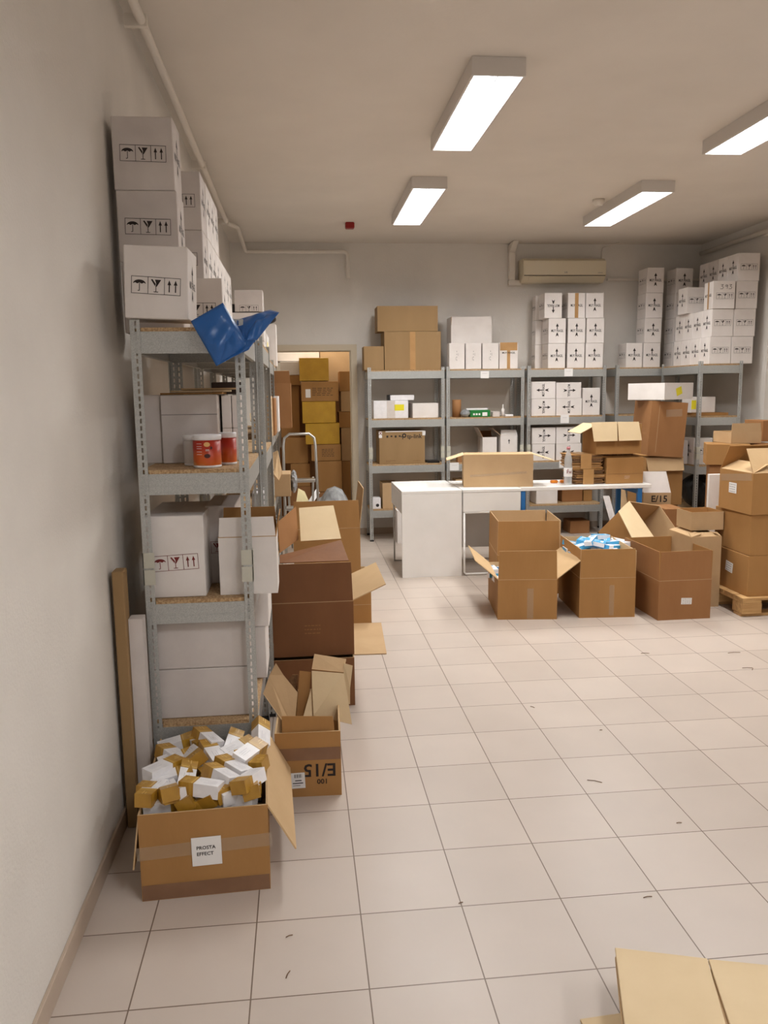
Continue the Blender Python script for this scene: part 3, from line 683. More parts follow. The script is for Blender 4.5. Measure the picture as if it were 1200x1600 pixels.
# ------------------------------------------------------------------ contents of the nearest left shelf
S3, S2, S1 = LV[1] + .001, LV[2] + .001, LV[3] + .001
# level 3
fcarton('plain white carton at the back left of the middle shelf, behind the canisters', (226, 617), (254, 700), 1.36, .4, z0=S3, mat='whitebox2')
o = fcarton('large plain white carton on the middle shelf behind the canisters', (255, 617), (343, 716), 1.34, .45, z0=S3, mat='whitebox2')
w_ = at(343, 716, Y=1.34).x - at(255, 716, Y=1.34).x
put_on(o, (w_, .45, .3), 'front', rect_mesh(w_ - .004, .0025, M['ink_grey']), 'fold_line', 0, .045)
bx0 = at(346, 690, Y=1.42).x + .004
zt_ = at(350, 618, Y=1.42).z; hh = (zt_ - S3) / 2
for c in range(2):
    for l in range(2):
        carton('slim white carton, %s %s of four beside the large white carton on the middle shelf' % (['lower', 'upper'][l], ['left', 'right'][c]), (bx0 + .022 + c * .042, 1.57, S3 + l * (hh + .001)), (.039, .3, hh), group='slim white cartons')
for k in range(3):
    o = link('flattened_cardboard', box_mesh(-.12 + .01 * k, .13, -.15, .15, 0, .007), [M['kraft'], M['pale'], M['tan']][k], None, (.28 + .015 * k, 1.52 + .02 * k, at(300, 617, Y=1.34).z + .002 + k * .009), (0, 0, .1 * k - .1))
    tag(o, 'flattened cardboard sheet, %s of three on the large white carton of the middle shelf' % ['lowest', 'middle', 'topmost'][k], 'cardboard', 'flattened sheets on the white carton')
fcarton('dark brown folded cloth pad lying under the top shelf, left of the front post', (331, 597), (378, 616), 1.45, .25, mat='greypaper', name='dark_pad', cat='pad')
def canister(label, c, r, h, mat, printed=False, name='canister'):
    bm = bmesh.new(); lathe(bm, [(r * .97, 0), (r, .004), (r, h * .84)], 28); fix(bm)
    o = link(name, mesh_of(bm), M[mat], None, c); tag(o, label, 'container', 'round tubs on the middle shelf')
    bm = bmesh.new(); lathe(bm, [(r * 1.0, h * .84), (r * 1.05, h * .845), (r * 1.05, h * .985), (r * 1.02, h)], 28); fix(bm); link('lid', mesh_of(bm), M['medwhite'], o)
    bm = bmesh.new(); lathe(bm, [(r * .985, -.0), (r * 1.006, .001), (r * 1.006, h * .07)], 28); fix(bm); link('rim', mesh_of(bm), M['medwhite'], o)
    return o
def cyl_at(pxl, pxr, pyt, pyb, Y): 
    a, b = at(pxl, pyb, Y=Y), at(pxr, pyb, Y=Y); return ((a.x + b.x) / 2, (b.x - a.x) / 2, at((pxl + pxr) / 2, pyt, Y=Y).z - S3)
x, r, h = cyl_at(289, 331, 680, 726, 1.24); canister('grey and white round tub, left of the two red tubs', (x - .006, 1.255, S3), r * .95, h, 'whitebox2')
x, r, h = cyl_at(301, 346, 683, 729, 1.12); c1 = canister('red and orange printed tub in front of the others on the middle shelf', (x, 1.145, S3), r * .98, .123, 'canister')
x, r, h = cyl_at(346, 371, 679, 724, 1.24); c2 = canister('red and orange tub half hidden by the front post', (x - .004, 1.255, S3), r * 1.05, .125, 'canister')
# small printed emblem wrapped on the front tub
def wrapped(o, polys, r, mat, name, a0=0.0):
    bm = bmesh.new()
    for p in polys:
        bm.faces.new([bm.verts.new((r * math.sin(x / r + a0), -r * math.cos(x / r + a0), z)) for x, z in p])
    link(name, mesh_of(bm), mat, o)
rr = 0.0  # radius of tub print
rr = max(v.co.x for v in c1.data.vertices) + .0012
circ = lambda cx, cz, a, b, n=14: [(cx + a * math.cos(2 * math.pi * k / n), cz + b * math.sin(2 * math.pi * k / n)) for k in range(n)]
wrapped(c1, [circ(.006, .088, .012, .009)], rr, plain('pale_orange_print', srgb(226, 176, 110)), 'printed_emblem')
wrapped(c1, [circ(.022, .075, .004, .006, 10), circ(.006, .045, .012, .008, 10)], rr, plain('dark_print', srgb(70, 30, 26)), 'printed_capsules')
wrapped(c1, [rect2(-.036, -.014, z, z + .0014) for z in (.05, .06, .072, .08, .09)] + [rect2(.0, .014, .068, .0695), rect2(.0, .014, .064, .0655)], rr, M['paper'], 'printed_text')
# level 2
o = fcarton('white carton with red umbrella symbols on the lower middle shelf', (230, 806), (322, 917), 1.09, .42, z0=S2, mat='whitebox', marks=[('front', 'pictored', .0, -.022, 0.045)], rz=0)
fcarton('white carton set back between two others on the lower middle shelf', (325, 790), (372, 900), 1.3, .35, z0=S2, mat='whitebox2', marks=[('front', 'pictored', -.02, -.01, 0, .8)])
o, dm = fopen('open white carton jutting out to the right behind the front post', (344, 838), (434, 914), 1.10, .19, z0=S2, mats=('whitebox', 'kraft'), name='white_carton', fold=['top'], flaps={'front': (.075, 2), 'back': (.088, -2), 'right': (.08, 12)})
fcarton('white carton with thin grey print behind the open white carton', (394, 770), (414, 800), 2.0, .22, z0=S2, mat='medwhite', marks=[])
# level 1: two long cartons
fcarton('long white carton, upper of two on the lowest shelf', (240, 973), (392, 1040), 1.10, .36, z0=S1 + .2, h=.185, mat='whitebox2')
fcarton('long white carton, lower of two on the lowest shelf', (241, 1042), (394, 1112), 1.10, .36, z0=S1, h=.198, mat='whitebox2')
for k, (pa, pb, zz, hh) in enumerate([((395, 905), (416, 940), 0, 0)]): pass
carton('narrow white carton sticking out to the right on the lowest shelf, upper one', (.50, 1.66, S1 + .238), (.085, .30, .245), mat='whitebox')
carton('narrow white carton sticking out to the right on the lowest shelf, lower one', (.485, 1.66, S1), (.08, .30, .235), mat='whitebox')
carton('small white carton on top of the narrow cartons, right of the front post', (.48, 1.66, S1 + .484 - .0), (.07, .2, .0), mat='whitebox') if False else None
# flattened boxes against the wall
o = link('flattened_cardboard', box_mesh(0, .04, 0, .07, 0, .985, .003), M['kraft_pale'], None, (.016, .93, 0.0), (0, 0, 0)); tag(o, 'tall brown flattened carton standing between the wall and the nearest shelf', 'cardboard')
bm = bmesh.new(); prism(bm, [(0, 0), (.06, 0), (.06, .80), (.0, .80)], 'x', 0, .05); fix(bm)
o = link('flattened_cardboard', mesh_of(bm), M['whitebox2'], None, (.058, .96, 0)); tag(o, 'lower grey-white flattened carton standing beside the brown one by the wall', 'cardboard')

# ------------------------------------------------------------------ contents of the farther left shelves
fcarton('tan carton with a tape stripe on the middle level of the far left shelves', (409, 619), (424, 687), 3.0, .4, z0=S3, mat='tan', tape=None, name='cardboard_box')
fcarton('brown carton behind the tan one on the middle level of the far left shelves', (415, 622), (431, 686), 3.45, .4, z0=S3, mat='kraft_dark', name='cardboard_box')
fcarton('thin white panel standing upright at the edge of the far left shelves', (429, 619), (436, 669), 3.95, .3, mat='whitebox', name='cardboard_sheet', cat='cardboard', z0=S3)
o, dm = fopen('large reddish brown carton with taped side on the far left shelves', (420, 606), (456, 669), 4.62, .42, z0=S3 + .001, mats=('kraft_dark', 'kraft_in'), flaps={'front': (.10, 14)}, h=.36)
put_on(o, dm, 'right', rect_mesh(.05, .3, M['cleartape']), 'packing_tape', -.15, 0)
tc = carton('tan carton with a grey bag at its end jutting out of the far left shelves', (.50, 4.25, S2), (.24, .3, .17), mat='tan', name='cardboard_box')
o = sheet('cardboard_flap_sheet', [at(425, 708, Y=4.0), at(434, 704, Y=4.0), at(441, 738, Y=3.9), at(436, 751, Y=3.85), at(429, 742, Y=3.85)], 'tan'); tag(o, 'loose tan cardboard piece hanging out of the left shelves', 'cardboard')
o = sheet('cardboard_flap_sheet', [at(390, 646, Y=2.3), at(392, 646, Y=2.3), at(403, 665, Y=2.2), at(401, 670, Y=2.2), at(391, 657, Y=2.25)], 'pale'); tag(o, 'small pale cardboard tongue poking out behind the front post', 'cardboard')
bm = bmesh.new(); bmesh.ops.create_icosphere(bm, subdivisions=3, radius=1.0)
for v in bm.verts: v.co = Vector((v.co.x * .028, v.co.y * .13, v.co.z * .085)) * (1 + .12 * math.sin(v.co.y * 9 + v.co.z * 7))
link('grey_bag', mesh_of(bm), M['greyfoil'], tc, (.142, .0, .095))  # separate grey plastic bag, attached to the tan carton as its child
bag_blob('whitish crumpled plastic low on the far left shelves', (.45, 4.85, S1), (.05, .1, .13), 'greyfoil', 'bundle', 'plastic_bundle', 8)
for k, (y, ww) in enumerate([(2.5, .2), (3.0, .3), (3.5, .2)]): pass

# ------------------------------------------------------------------ labelled box of medicine cartons (front left)
PEc = Vector(((.142 + .552) / 2, .478 + .30, 0))
PEd = (.408, .60, .295)
peo, = [open_carton('brown open carton labelled with a white note, full of small white and gold cartons', PEc, PEd, mats=('kraft', 'kraft_in'), rz=.045, flaps={'right': (.19, 152), 'left': (.19, 172)}, t=.006)]
bm = bmesh.new(); put_on(peo, PEd, 'front', rect_mesh(PEd[0] - .004, .052, M['tape']), 'packing_tape', 0, -PEd[2] / 2 + .028, 0.0)
put_on(peo, PEd, 'front', rect_mesh(PEd[0] + .02, .045, M['cleartape']), 'clear_tape', 0.0, .022, .03, .0016)
paper_label(peo, PEd, 'front', .094, .098, .005, .008, .01, 0, texts=[('PROSTA', .0165, -.032, .012), ('EFFECT', .0165, -.032, -.009)])
# the small cartons
def med_proto():
    L_, W_, H_ = .138, .056, .044
    bm = bmesh.new(); cut = L_ * .12
    box(bm, -L_ / 2, cut, -W_ / 2, W_ / 2, 0, H_, 0); box(bm, cut, L_ / 2, -W_ / 2, W_ / 2, 0, H_, 1)
    bmesh.ops.remove_doubles(bm, verts=bm.verts[:], dist=1e-5)
    # drop the inner dividing faces
    dele = [f for f in bm.faces if abs(f.calc_center_median().x - cut) < 1e-5]
    bmesh.ops.delete(bm, geom=dele, context='FACES_ONLY')
    me = mesh_of(bm, 'med'); me.materials.append(M['medwhite']); me.materials.append(M['gold'])
    P = []
    for k in range(3): P.append(rect2(-L_ * .40, -L_ * .08 - .012 * (k % 2), .010 - k * .008, .0110 - k * .008))
    tx = join2d(P, plain('pale_grey_print', srgb(176, 176, 184), .6))
    G = [rect2(L_ * .16, L_ * .18, -W_ / 2 + .001, W_ / 2 - .001), rect2(L_ * .36, L_ * .47, .004, .0065), rect2(L_ * .3, L_ * .47, -.006, -.0035)]
    gold = join2d(G, plain('pale_gold_print', srgb(222, 190, 120), .35))
    return me, tx, gold, (L_, W_, H_)
ME_MED, ME_TX, ME_GD, MD = med_proto()
def med(pos, rot, mesh=None, tx=None, gd=None, H=None):
    o = link('medicine_carton', mesh or ME_MED, None, None, pos, rot); H = H or MD[2]
    link('printed_text', tx or ME_TX, None, o, (0, 0, H + .0006))
    if (gd or ME_GD): link('printed_stripe', gd or ME_GD, None, o, (0, 0, H + .0006))
    return o
# heap: zoomed crop coordinates (x4 of the photo, from 180,1090): centre, direction towards the gold end, height, tilts
HE = [(565, 245, -160, -100, .345, .25, .1), (290, 350, -100, -55, .315, .2, 0), (395, 275, 100, -15, .315, 0, .15), (310, 275, 60, -20, .30, .1, 0),
      (290, 430, 220, -100, .335, .0, -.05), (360, 480, 110, -20, .315, .1, .1), (515, 345, 60, 100, .335, .5, .25), (600, 335, -60, -60, .330, .1, .2),
      (720, 265, 40, -90, .325, .4, .1), (765, 305, 90, -40, .325, .3, 0), (830, 325, 120, -80, .345, .35, 0), (885, 200, 5, -100, .34, .7, .3),
      (875, 395, 80, 10, .315, .1, .1), (650, 475, -150, -70, .34, .3, .05), (725, 425, -120, -50, .33, .2, .1), (845, 505, -120, 110, .34, .25, .1),
      (535, 545, -150, -15, .335, .1, 0), (435, 470, 30, -100, .32, .3, .2), (255, 570, -130, -5, .32, .15, 0), (335, 575, 20, 80, .325, .1, .3),
      (275, 675, 200, -40, .34, .15, 0), (480, 665, -40, 80, .335, .5, .1), (635, 625, -70, 90, .335, .5, -.2), (745, 655, -150, -15, .32, .2, 0),
      (890, 600, 10, 110, .34, .2, .2), (400, 370, 90, -20, .31, .1, .1), (525, 270, 60, 60, .32, .1, .2), (725, 375, 90, -20, .315, .2, 0),
      (410, 615, -60, 20, .31, .2, .1), (600, 690, -120, 10, .305, .1, 0), (430, 410, 70, 60, .305, .2, 0), (640, 560, 60, 50, .31, .2, .1),
      (770, 575, 90, -30, .31, .1, 0), (210, 625, -50, 60, .305, 0, .1), (700, 520, -70, 60, .30, .1, 0), (570, 430, 60, 80, .30, .2, .1)]
items = []
for (cx, cy, dx, dy, z, t1, t2) in HE:
    P = at(180 + cx / 4, 1090 + cy / 4, Z=z + .01); Q = at(180 + (cx + dx * .3) / 4, 1090 + (cy + dy * .3) / 4, Z=z + .01)
    a = math.atan2(Q.y - P.y, Q.x - P.x)
    if P.y < .548: P = at(180 + cx / 4, 1090 + cy / 4, Y=.548); z = max(P.z + .008, .275)
    ex = .069 * abs(math.cos(a)) + .03 * abs(math.sin(a)); ey = .069 * abs(math.sin(a)) + .03 * abs(math.cos(a)); k_ = 1.0 if z < .315 else .75
    P.x = min(max(P.x, .152 + ex * k_), .546 - ex * k_); P.y = min(max(P.y, .505 + ey * k_), 1.0)
    items.append((P.x, P.y, z - .022, t1, -t2 * .8 - .04, a))
rnd = random.Random(5)
for i in range(9):
    items.append((rnd.uniform(.23, .46), rnd.uniform(.58, .98), .245 + rnd.uniform(-.01, .01), rnd.uniform(-.3, .3), rnd.uniform(-.2, .2), rnd.uniform(0, 6.28)))
GH = 'small medicine cartons heaped in the labelled box'
order = sorted(range(len(items)), key=lambda i: items[i][1])
rows_ = [order[i:i + 10] for i in range(0, len(order), 10)]
rn = ['front row', 'second row', 'middle row', 'fourth row', 'back row', 'back row']
ordn = ['leftmost', 'second from the left', 'third from the left', 'fourth from the left', 'fifth from the left', 'fifth from the right', 'fourth from the right', 'third from the right', 'second from the right', 'rightmost']
for ri, rw in enumerate(rows_):
    rw = sorted(rw, key=lambda i: items[i][0])
    for k, i in enumerate(rw):
        x, y, z, t1, t2, a = items[i]
        o = med((x, y, z), (t1, t2, a)); 
        nm = ordn[k] if len(rw) == 10 else (ordn[k] if k < len(rw) - 1 else 'rightmost')
        tag(o, '%s gold-ended medicine carton in the %s of the heap%s' % (nm, rn[ri], ', half buried' if i >= len(HE) else ''), 'carton', GH)

# ------------------------------------------------------------------ upside-down printed box of scrap
Ed = (.262, .34, .272); Ec = Vector((.703, 1.085 + .17, 0))
eo = open_carton('brown open carton with upside-down E/15 print, stuffed with cardboard scraps', Ec, Ed, mats=('kraft', 'kraft_in'), rz=-.03, flaps={'back': (.05, 10)}, t=.007)
put_on(eo, Ed, 'front', rect_mesh(Ed[0] - .002, .052, M['tape']), 'packing_tape', 0, .045)
put_on(eo, Ed, 'front', text_mesh('E/15', .075, M['ink']), 'printed_text', .045, -.022, math.pi)
put_on(eo, Ed, 'front', text_mesh('100', .03, M['ink']), 'printed_text', .055, -.072, math.pi)
q = put_on(eo, Ed, 'front', rect_mesh(.10, .066, M['paper']), 'paper_label', -.065, -.066, .03, .0014)
P = [rect2(.008 + i * .0035, .008 + i * .0035 + (.0012 if i % 3 else .0022), .012, .027) for i in range(9)] + [rect2(.01, .036, -.002, .002), rect2(.0, .042, -.013, -.009), rect2(.0, .03, -.022, -.02), rect2(-.042, -.02, .015, .017), rect2(-.042, -.02, .005, .006), rect2(-.042, -.026, -.004, -.003)]
link('printed_text', join2d(P, M['ink']), None, q, (0, 0, .0006))
def sc(label, pts, mat, name='cardboard_scrap', **k):
    o = sheet(name, pts, mat, **k); tag(o, label, 'cardboard', 'cardboard scraps in the printed box'); return o
A = lambda x, y, Y: at(x, y, Y=Y)
sc('large pale scrap panel leaning to the right in the printed box', [A(487, 1048, 1.40), A(537, 1052, 1.40), A(550, 1132, 1.36), A(490, 1118, 1.30), A(488, 1150, 1.28)], 'pale')
sc('brown end flap folded over the top of the large pale scrap', [A(487, 1046, 1.41), A(491, 1022, 1.47), A(541, 1030, 1.47), A(537, 1051, 1.41)], 'tan')
sc('narrow pale scrap strip behind the right edge of the large pale scrap', [A(537, 1036, 1.43), A(551, 1040, 1.43), A(547, 1075, 1.41), A(547, 1100, 1.40), A(537, 1100, 1.40)], 'pale')
sc('kite-shaped pale scrap leaning left in the printed box', [A(411, 1084, 1.30), A(421, 1055, 1.34), A(431, 1036, 1.36), A(443, 1055, 1.36), A(465, 1082, 1.34), A(460, 1140, 1.26), A(446, 1134, 1.24)], 'tan')
sc('brown upright scrap between the kite-shaped and the pale panels', [A(468, 1048, 1.42), A(486, 1050, 1.42), A(478, 1140, 1.34), A(462, 1140, 1.34)], 'kraft')
sc('small pale wedge scrap at the foot of the large pale panel', [A(486, 1076, 1.37), A(489, 1140, 1.27), A(468, 1140, 1.27)], 'pale')
sc('torn rough scrap behind the kite-shaped panel', [A(451, 1062, 1.44), A(457, 1054, 1.44), A(466, 1054, 1.44), A(464, 1100, 1.42), A(455, 1100, 1.42)], 'edge')
sc('brown folded flap standing at the front rim of the printed box', [A(440, 1119, 1.115), A(520, 1119, 1.115), A(523, 1145, 1.105), A(441, 1145, 1.105)], 'kraft')

# ------------------------------------------------------------------ big brown boxes beside the left shelves
lowd = (.425, .55, .258)
lo_ = open_carton('low brown carton on the floor under the big reddish one', Vector((.735, 2.02 + .275, 0)), lowd, mats=('kraft_deep', 'kraft_in'))
bd = (.428, .56, .288)
bo = open_carton('big reddish brown carton with raised flaps beside the left shelves', Vector((.737, 2.06 + .28, .262)), bd, mats=('kraft_deep', 'kraft_in'), fold=[.286], flaps={'right': (.19, 66, .0), 'front': (.2, -3)}, flapmats=('kraft_deep', 'kraft_in'))
put_on(bo, bd, 'front', sheet_marks(None, .1, .06, 3, M['kraft']), 'scuff_marks', .0, .0)
def under(o, par): o.parent = par; o.location = o.location - par.location
under(sheet('flap', [A(467, 794, 2.66), A(521, 790, 2.66), A(533, 842, 2.40), A(470, 846, 2.40)], 'pale'), bo)
fl_ = sheet('flap', [A(434, 816, 2.3), A(462, 792, 2.55), A(466, 843, 2.5), A(437, 864, 2.25)], 'kraft_dark'); under(fl_, bo)
o2 = sheet('tape_stripe', [A(434.5, 837, 2.292), A(463, 817, 2.53), A(464, 827, 2.52), A(435, 847, 2.27)], 'pale', t=.006); under(o2, bo)
under(sheet('flap', [A(437, 880, 2.085), A(545, 876, 2.085), A(533, 844, 2.30), A(437, 868, 2.22)], 'kraft_deep', mats='kraft_deep'), bo)
# farther pair
sd = (.46, .5, .305)
s1 = open_carton('brown carton on the floor behind the big reddish one', Vector((.935, 3.5 + .25, 0)), sd, mats=('kraft', 'kraft_in'), fold=[.14])
s2 = open_carton('tall brown carton with upright flaps stacked behind the big reddish one', Vector((.865, 3.47 + .28, .306)), (.46, .52, .385), mats=('kraft', 'kraft_in'), fold=[.383], flaps={'front': (.19, -2), 'right': (.27, 7), 'back': (.1, 10)})
o = link('flattened_cardboard', box_mesh(-.14, .14, -.34, .34, 0, .006), M['tan'], None, (1.075, 3.16, .0006), (0, 0, -.05)); tag(o, 'flat tan cardboard sheet lying on the floor beside the stacked brown cartons', 'cardboard')

# ------------------------------------------------------------------ three open cartons in the middle of the floor
def two_corner(label, c0, c1, depth, h, **kw):
    """front floor corners c0 (left) and c1 (right)"""
    v = Vector((c1[0] - c0[0], c1[1] - c0[1], 0)); a = math.atan2(v.y, v.x); w_ = v.length
    n = Vector((-math.sin(a), math.cos(a), 0)); c = Vector((c0[0], c0[1], 0)) + v / 2 + n * depth / 2; c.z = kw.pop('z', 0)
    return open_carton(label, c, (w_, depth, h), rz=a, **kw), (w_, depth, h)
o1, d1 = two_corner('brown open carton with spread flaps and white packs, leftmost of three on the floor', (2.062, 3.46), (2.478, 3.41), .60, .292, flaps={'front': (.205, 1), 'right': (.21, 52), 'left': (.21, 50)}, fold=[.290], flapmats=('kraft', 'kraft_in'))
put_on(o1, d1, 'front', rect_mesh(.045, .22, M['cleartape']), 'packing_tape', .02, -.03)
oo, dd = two_corner('brown open carton with upright flaps standing behind the leftmost floor carton', (2.235, 4.18), (2.725, 4.12), .60, .32, flaps={'front': (.27, 0), 'left': (.27, -1), 'right': (.27, 2), 'back': (.27, 0)}, fold=[.318])
o2, d2 = two_corner('brown carton full of blue and white packs, middle one of three on the floor', (2.643, 3.415), (3.042, 3.385), .60, .292, flaps={'front': (.205, 0), 'left': (.205, -1), 'back': (.19, 2), 'right': (.19, 1)}, fold=[.290])
put_on(o2, d2, 'front', rect_mesh(.035, .22, M['cleartape']), 'packing_tape', .03, -.02)
o3, d3 = two_corner('empty brown carton with a white paper label, right one of three on the floor', (3.161, 3.27), (3.548, 3.275), .60, .285, flaps={'front': (.205, 0), 'left': (.205, 1), 'back': (.2, 1), 'right': (.2, 2)}, mats=('kraft_dark', 'kraft'), fold=[.283])
paper_label(o3, d3, 'front', .078, .046, .012, -.01, -.03, 4)
# blue/white packs
def pack_meshes():
    out = []
    for mi, (a, b) in enumerate((('lightblue', 'medwhite'), ('medwhite', 'lightblue'))):
        L_, W_, H_ = .14, .06, .035; bm = bmesh.new(); box(bm, -L_ / 2, L_ / 2, -W_ / 2, W_ / 2, 0, H_)
        for f in bm.faces:
            if abs(f.normal.z) < .5: f.material_index = 0
        bm.normal_update()
        for f in bm.faces: f.material_index = 1 if abs(f.normal.y) > .5 else 0
        bmesh.ops.bevel(bm, geom=bm.edges[:], offset=.001, segments=1, affect='EDGES')
        me = mesh_of(bm, 'pack'); me.materials.append(M[a]); me.materials.append(M[b]); out.append(me)
    return out
PK = pack_meshes(); PK_TX = join2d([rect2(-.05, .02, .008, .013), rect2(-.05, .0, -.004, -.001), rect2(.035, .055, -.015, .015)], M['lightblue']); PK_TW = join2d([rect2(-.05, .02, .008, .013), rect2(-.05, .0, -.004, -.001), rect2(.035, .055, -.015, .015)], M['paper'])
PB = [(762, 400 * 0 + 0)]
packs = [(892, 852, .3, 0, .43), (905, 846, 1.0, 0, .45), (924, 848, .9, 1, .47), (938, 842, .35, 0, .48), (930, 851, -.5, 0, .46), (948, 848, 1.2, 0, .45), (955, 852, -.4, 1, .44), (968, 850, -.5, 1, .43), (978, 853, 1.4, 1, .43), (915, 856, .2, 1, .43), (942, 857, 2.2, 1, .43), (900, 857, -.2, 1, .42), (960, 858, .1, 1, .42), (926, 843, 1.9, 1, .44)]
lab_p = sorted(range(len(packs)), key=lambda i: packs[i][0])
for r_, i in enumerate(lab_p):
    px, py, a, k, z = packs[i]; P = at(px, py, Z=z); P.y = min(max(P.y, 3.52), 3.9)
    o = link('medicine_pack', PK[k], None, None, (P.x, P.y, z), (.18 * math.sin(i * 2.1), .2 * math.cos(i * 1.7), a)); 
    link('printed_text', PK_TX if k else PK_TW, None, o, (0, 0, .0356))
    tag(o, '%s medicine pack in the heap of the middle floor carton, %s from the left' % (['light blue', 'white'][k], ['first', 'second', 'third', 'fourth', 'fifth', 'sixth', 'seventh', 'eighth', 'ninth', 'tenth', 'eleventh', 'twelfth', 'thirteenth', 'last'][r_]), 'pack', 'blue and white packs in the middle carton')
rnd = random.Random(3); k = 0
bed = [(2.70 + .08 * (i % 5), 3.5 + .17 * (i // 5), .395) for i in range(15)]
for i, (x, y, z) in enumerate(bed):
    if i % 5 == 4: x = 3.0
    o = link('medicine_pack', PK[1], None, None, (x, y, z - .01 + .01 * rnd.random()), (rnd.uniform(-.1, .1), rnd.uniform(-.1, .1), 1.57 + rnd.uniform(-.3, .3)))
    tag(o, 'white medicine pack lying in the lower layer of the middle floor carton', 'pack', 'lower layer of packs in the middle carton')
for i in range(12):
    x = 2.15 + .09 * (i % 3) ; y = 3.56 + .14 * (i // 3)
    o = link('medicine_pack', PK[1], None, None, (x, y, .205 + .03 * rnd.random()), (rnd.uniform(-.25, .25), rnd.uniform(-.25, .25), rnd.uniform(0, 3)))
    link('printed_text', PK_TX, None, o, (0, 0, .0356))
    tag(o, 'white medicine pack in the leftmost floor carton, %s from the front and %s' % (['first', 'second', 'third', 'fourth'][i // 3], ['on the left', 'in the middle', 'on the right'][i % 3]), 'pack', 'packs in the leftmost floor carton')
for k in range(2):
    pass
# ------------------------------------------------------------------ desks and long table
DZT = .765
def desk_left():
    x0, x1, y0, y1 = 1.558, 2.086, 4.86, 5.66
    e = bpy.data.objects.new('desk', None); COL.objects.link(e); e.location = ((x0 + x1) / 2, (y0 + y1) / 2, 0); tag(e, 'white desk standing sideways with its solid end panel facing the viewer', 'desk')
    W, D = (x1 - x0) / 2, (y1 - y0) / 2
    link('tabletop', box_mesh(-W, W, -D, D, DZT - .025, DZT, .002), M['laminate'], e)
    link('end_panel', box_mesh(-W, W, -D, -D + .022, 0, DZT - .026, .0015), M['laminate'], e)
    link('drawer_box', box_mesh(-W, -W + .45, -D + .023, D - .01, DZT - .20, DZT - .026, .002), M['laminate'], e)
    bm = bmesh.new(); tube(bm, [(-W + .012, D - .10, DZT - .2), (-W + .012, D - .10, .012), (W - .012, D - .10, .012), (W - .012, D - .10, DZT - .2)], .0095, 8); link('leg_frame', mesh_of(bm), M['alu'], e)
desk_left()
def desk_right():
    x0, x1, y0, y1 = 2.096, 2.615, 4.86, 5.60
    e = bpy.data.objects.new('desk', None); COL.objects.link(e); e.location = ((x0 + x1) / 2, (y0 + y1) / 2, 0); tag(e, 'white desk with an open leg frame, right of the solid end panel', 'desk')
    W, D = (x1 - x0) / 2, (y1 - y0) / 2
    link('tabletop', box_mesh(-W, W, -D, D, DZT - .025, DZT, .002), M['laminate'], e)
    link('drawer_front', box_mesh(-W + .003, W - .003, -D + .004, -D + .022, DZT - .195, DZT - .0265, .0015), M['laminate'], e)
    link('drawer_box', box_mesh(-W + .003, W - .003, -D + .024, D - .05, DZT - .19, DZT - .0265, .0015), M['laminate'], e)
    link('back_panel', box_mesh(-W + .003, W - .003, D - .045, D - .03, .12, DZT - .2, .0015), M['laminate'], e)
    bm = bmesh.new(); z1 = DZT - .203
    tube(bm, [(-W + .014, -D + .014, z1), (-W + .014, -D + .014, .03), (-W + .03, -D + .014, .012), (W - .03, -D + .014, .012), (W - .014, -D + .014, .03), (W - .014, -D + .014, z1), (-W + .014, -D + .014, z1)], .0105, 8); link('leg_frame', mesh_of(bm), M['laminate'], e)
    bm = bmesh.new(); tube(bm, [(-W + .014, D - .08, z1), (-W + .014, D - .08, .012), (W - .014, D - .08, .012), (W - .014, D - .08, z1)], .0105, 8); link('leg_frame', mesh_of(bm), M['laminate'], e)
desk_right()
def long_table():
    x0, x1, y0, y1 = 2.627, 3.835, 4.93, 5.47
    e = bpy.data.objects.new('work_table', None); COL.objects.link(e); e.location = ((x0 + x1) / 2, (y0 + y1) / 2, 0); tag(e, 'long white table on blue metal legs carrying the bottle and cartons', 'table')
    W, D = (x1 - x0) / 2, (y1 - y0) / 2
    link('tabletop', box_mesh(-W, W, -D, D, DZT - .034, DZT, .003), M['laminate'], e)
    for ax in (-1, 1):
        for ay in (-1, 1):
            cx, cy = ax * (W - (.03 if ax < 0 else .1)), ay * (D - .03); link('leg', box_mesh(cx - .02, cx + .02, cy - .02, cy + .02, 0, DZT - .035, .003), M['blue'], e)
        xx = ax * (W - (.03 if ax < 0 else .1)); link('cross_rail', box_mesh(xx - .012, xx + .012, -D + .05, D - .05, DZT - .09, DZT - .05), M['blue'], e)
long_table()
TT = DZT + .001
# open kraft box on the table
kx0, kx1 = at(727, 753, Y=5.0).x, at(831, 753, Y=5.0).x
kd = (kx1 - kx0 + .01, .30, .288)
ko = open_carton('wide tan open carton with side flaps spread, on the white desks', Vector(((kx0 + kx1) / 2 + .02, 5.09 + .06, TT)), kd, rz=-.16, mats=('tan', 'pale'), flaps={'left': (.16, 108), 'right': (.2, 108), 'front': (.045, -70)})
put_on(ko, kd, 'front', rect_mesh(.5, .02, M['cleartape']), 'packing_tape', 0, -.03, .06)
# bottle
bm = bmesh.new(); lathe(bm, [(.030, 0), (.036, .008), (.037, .05), (.034, .06), (.037, .07), (.0375, .17), (.034, .18), (.036, .20), (.034, .23), (.022, .28), (.014, .30), (.0135, .325)], 24); fix(bm)
bo_ = link('water_bottle', mesh_of(bm), M['bottle'], None, (3.095, 5.04, TT)); tag(bo_, 'clear plastic water bottle with white label and pink cap on the long table', 'bottle')
bm = bmesh.new(); lathe(bm, [(.0165, .318), (.0165, .338), (.015, .341)], 20); fix(bm); link('cap', mesh_of(bm), plain('pink_cap', srgb(206, 132, 140)), bo_)
bm = bmesh.new(); lathe(bm, [(.0382, .075), (.0384, .155)], 24); 
for f in [f for f in bm.faces if len(f.verts) > 4]: bm.faces.remove(f)
link('label', mesh_of(bm), M['paper'], bo_)
me = text_mesh('Évi', .045, M['ink_red']).copy()
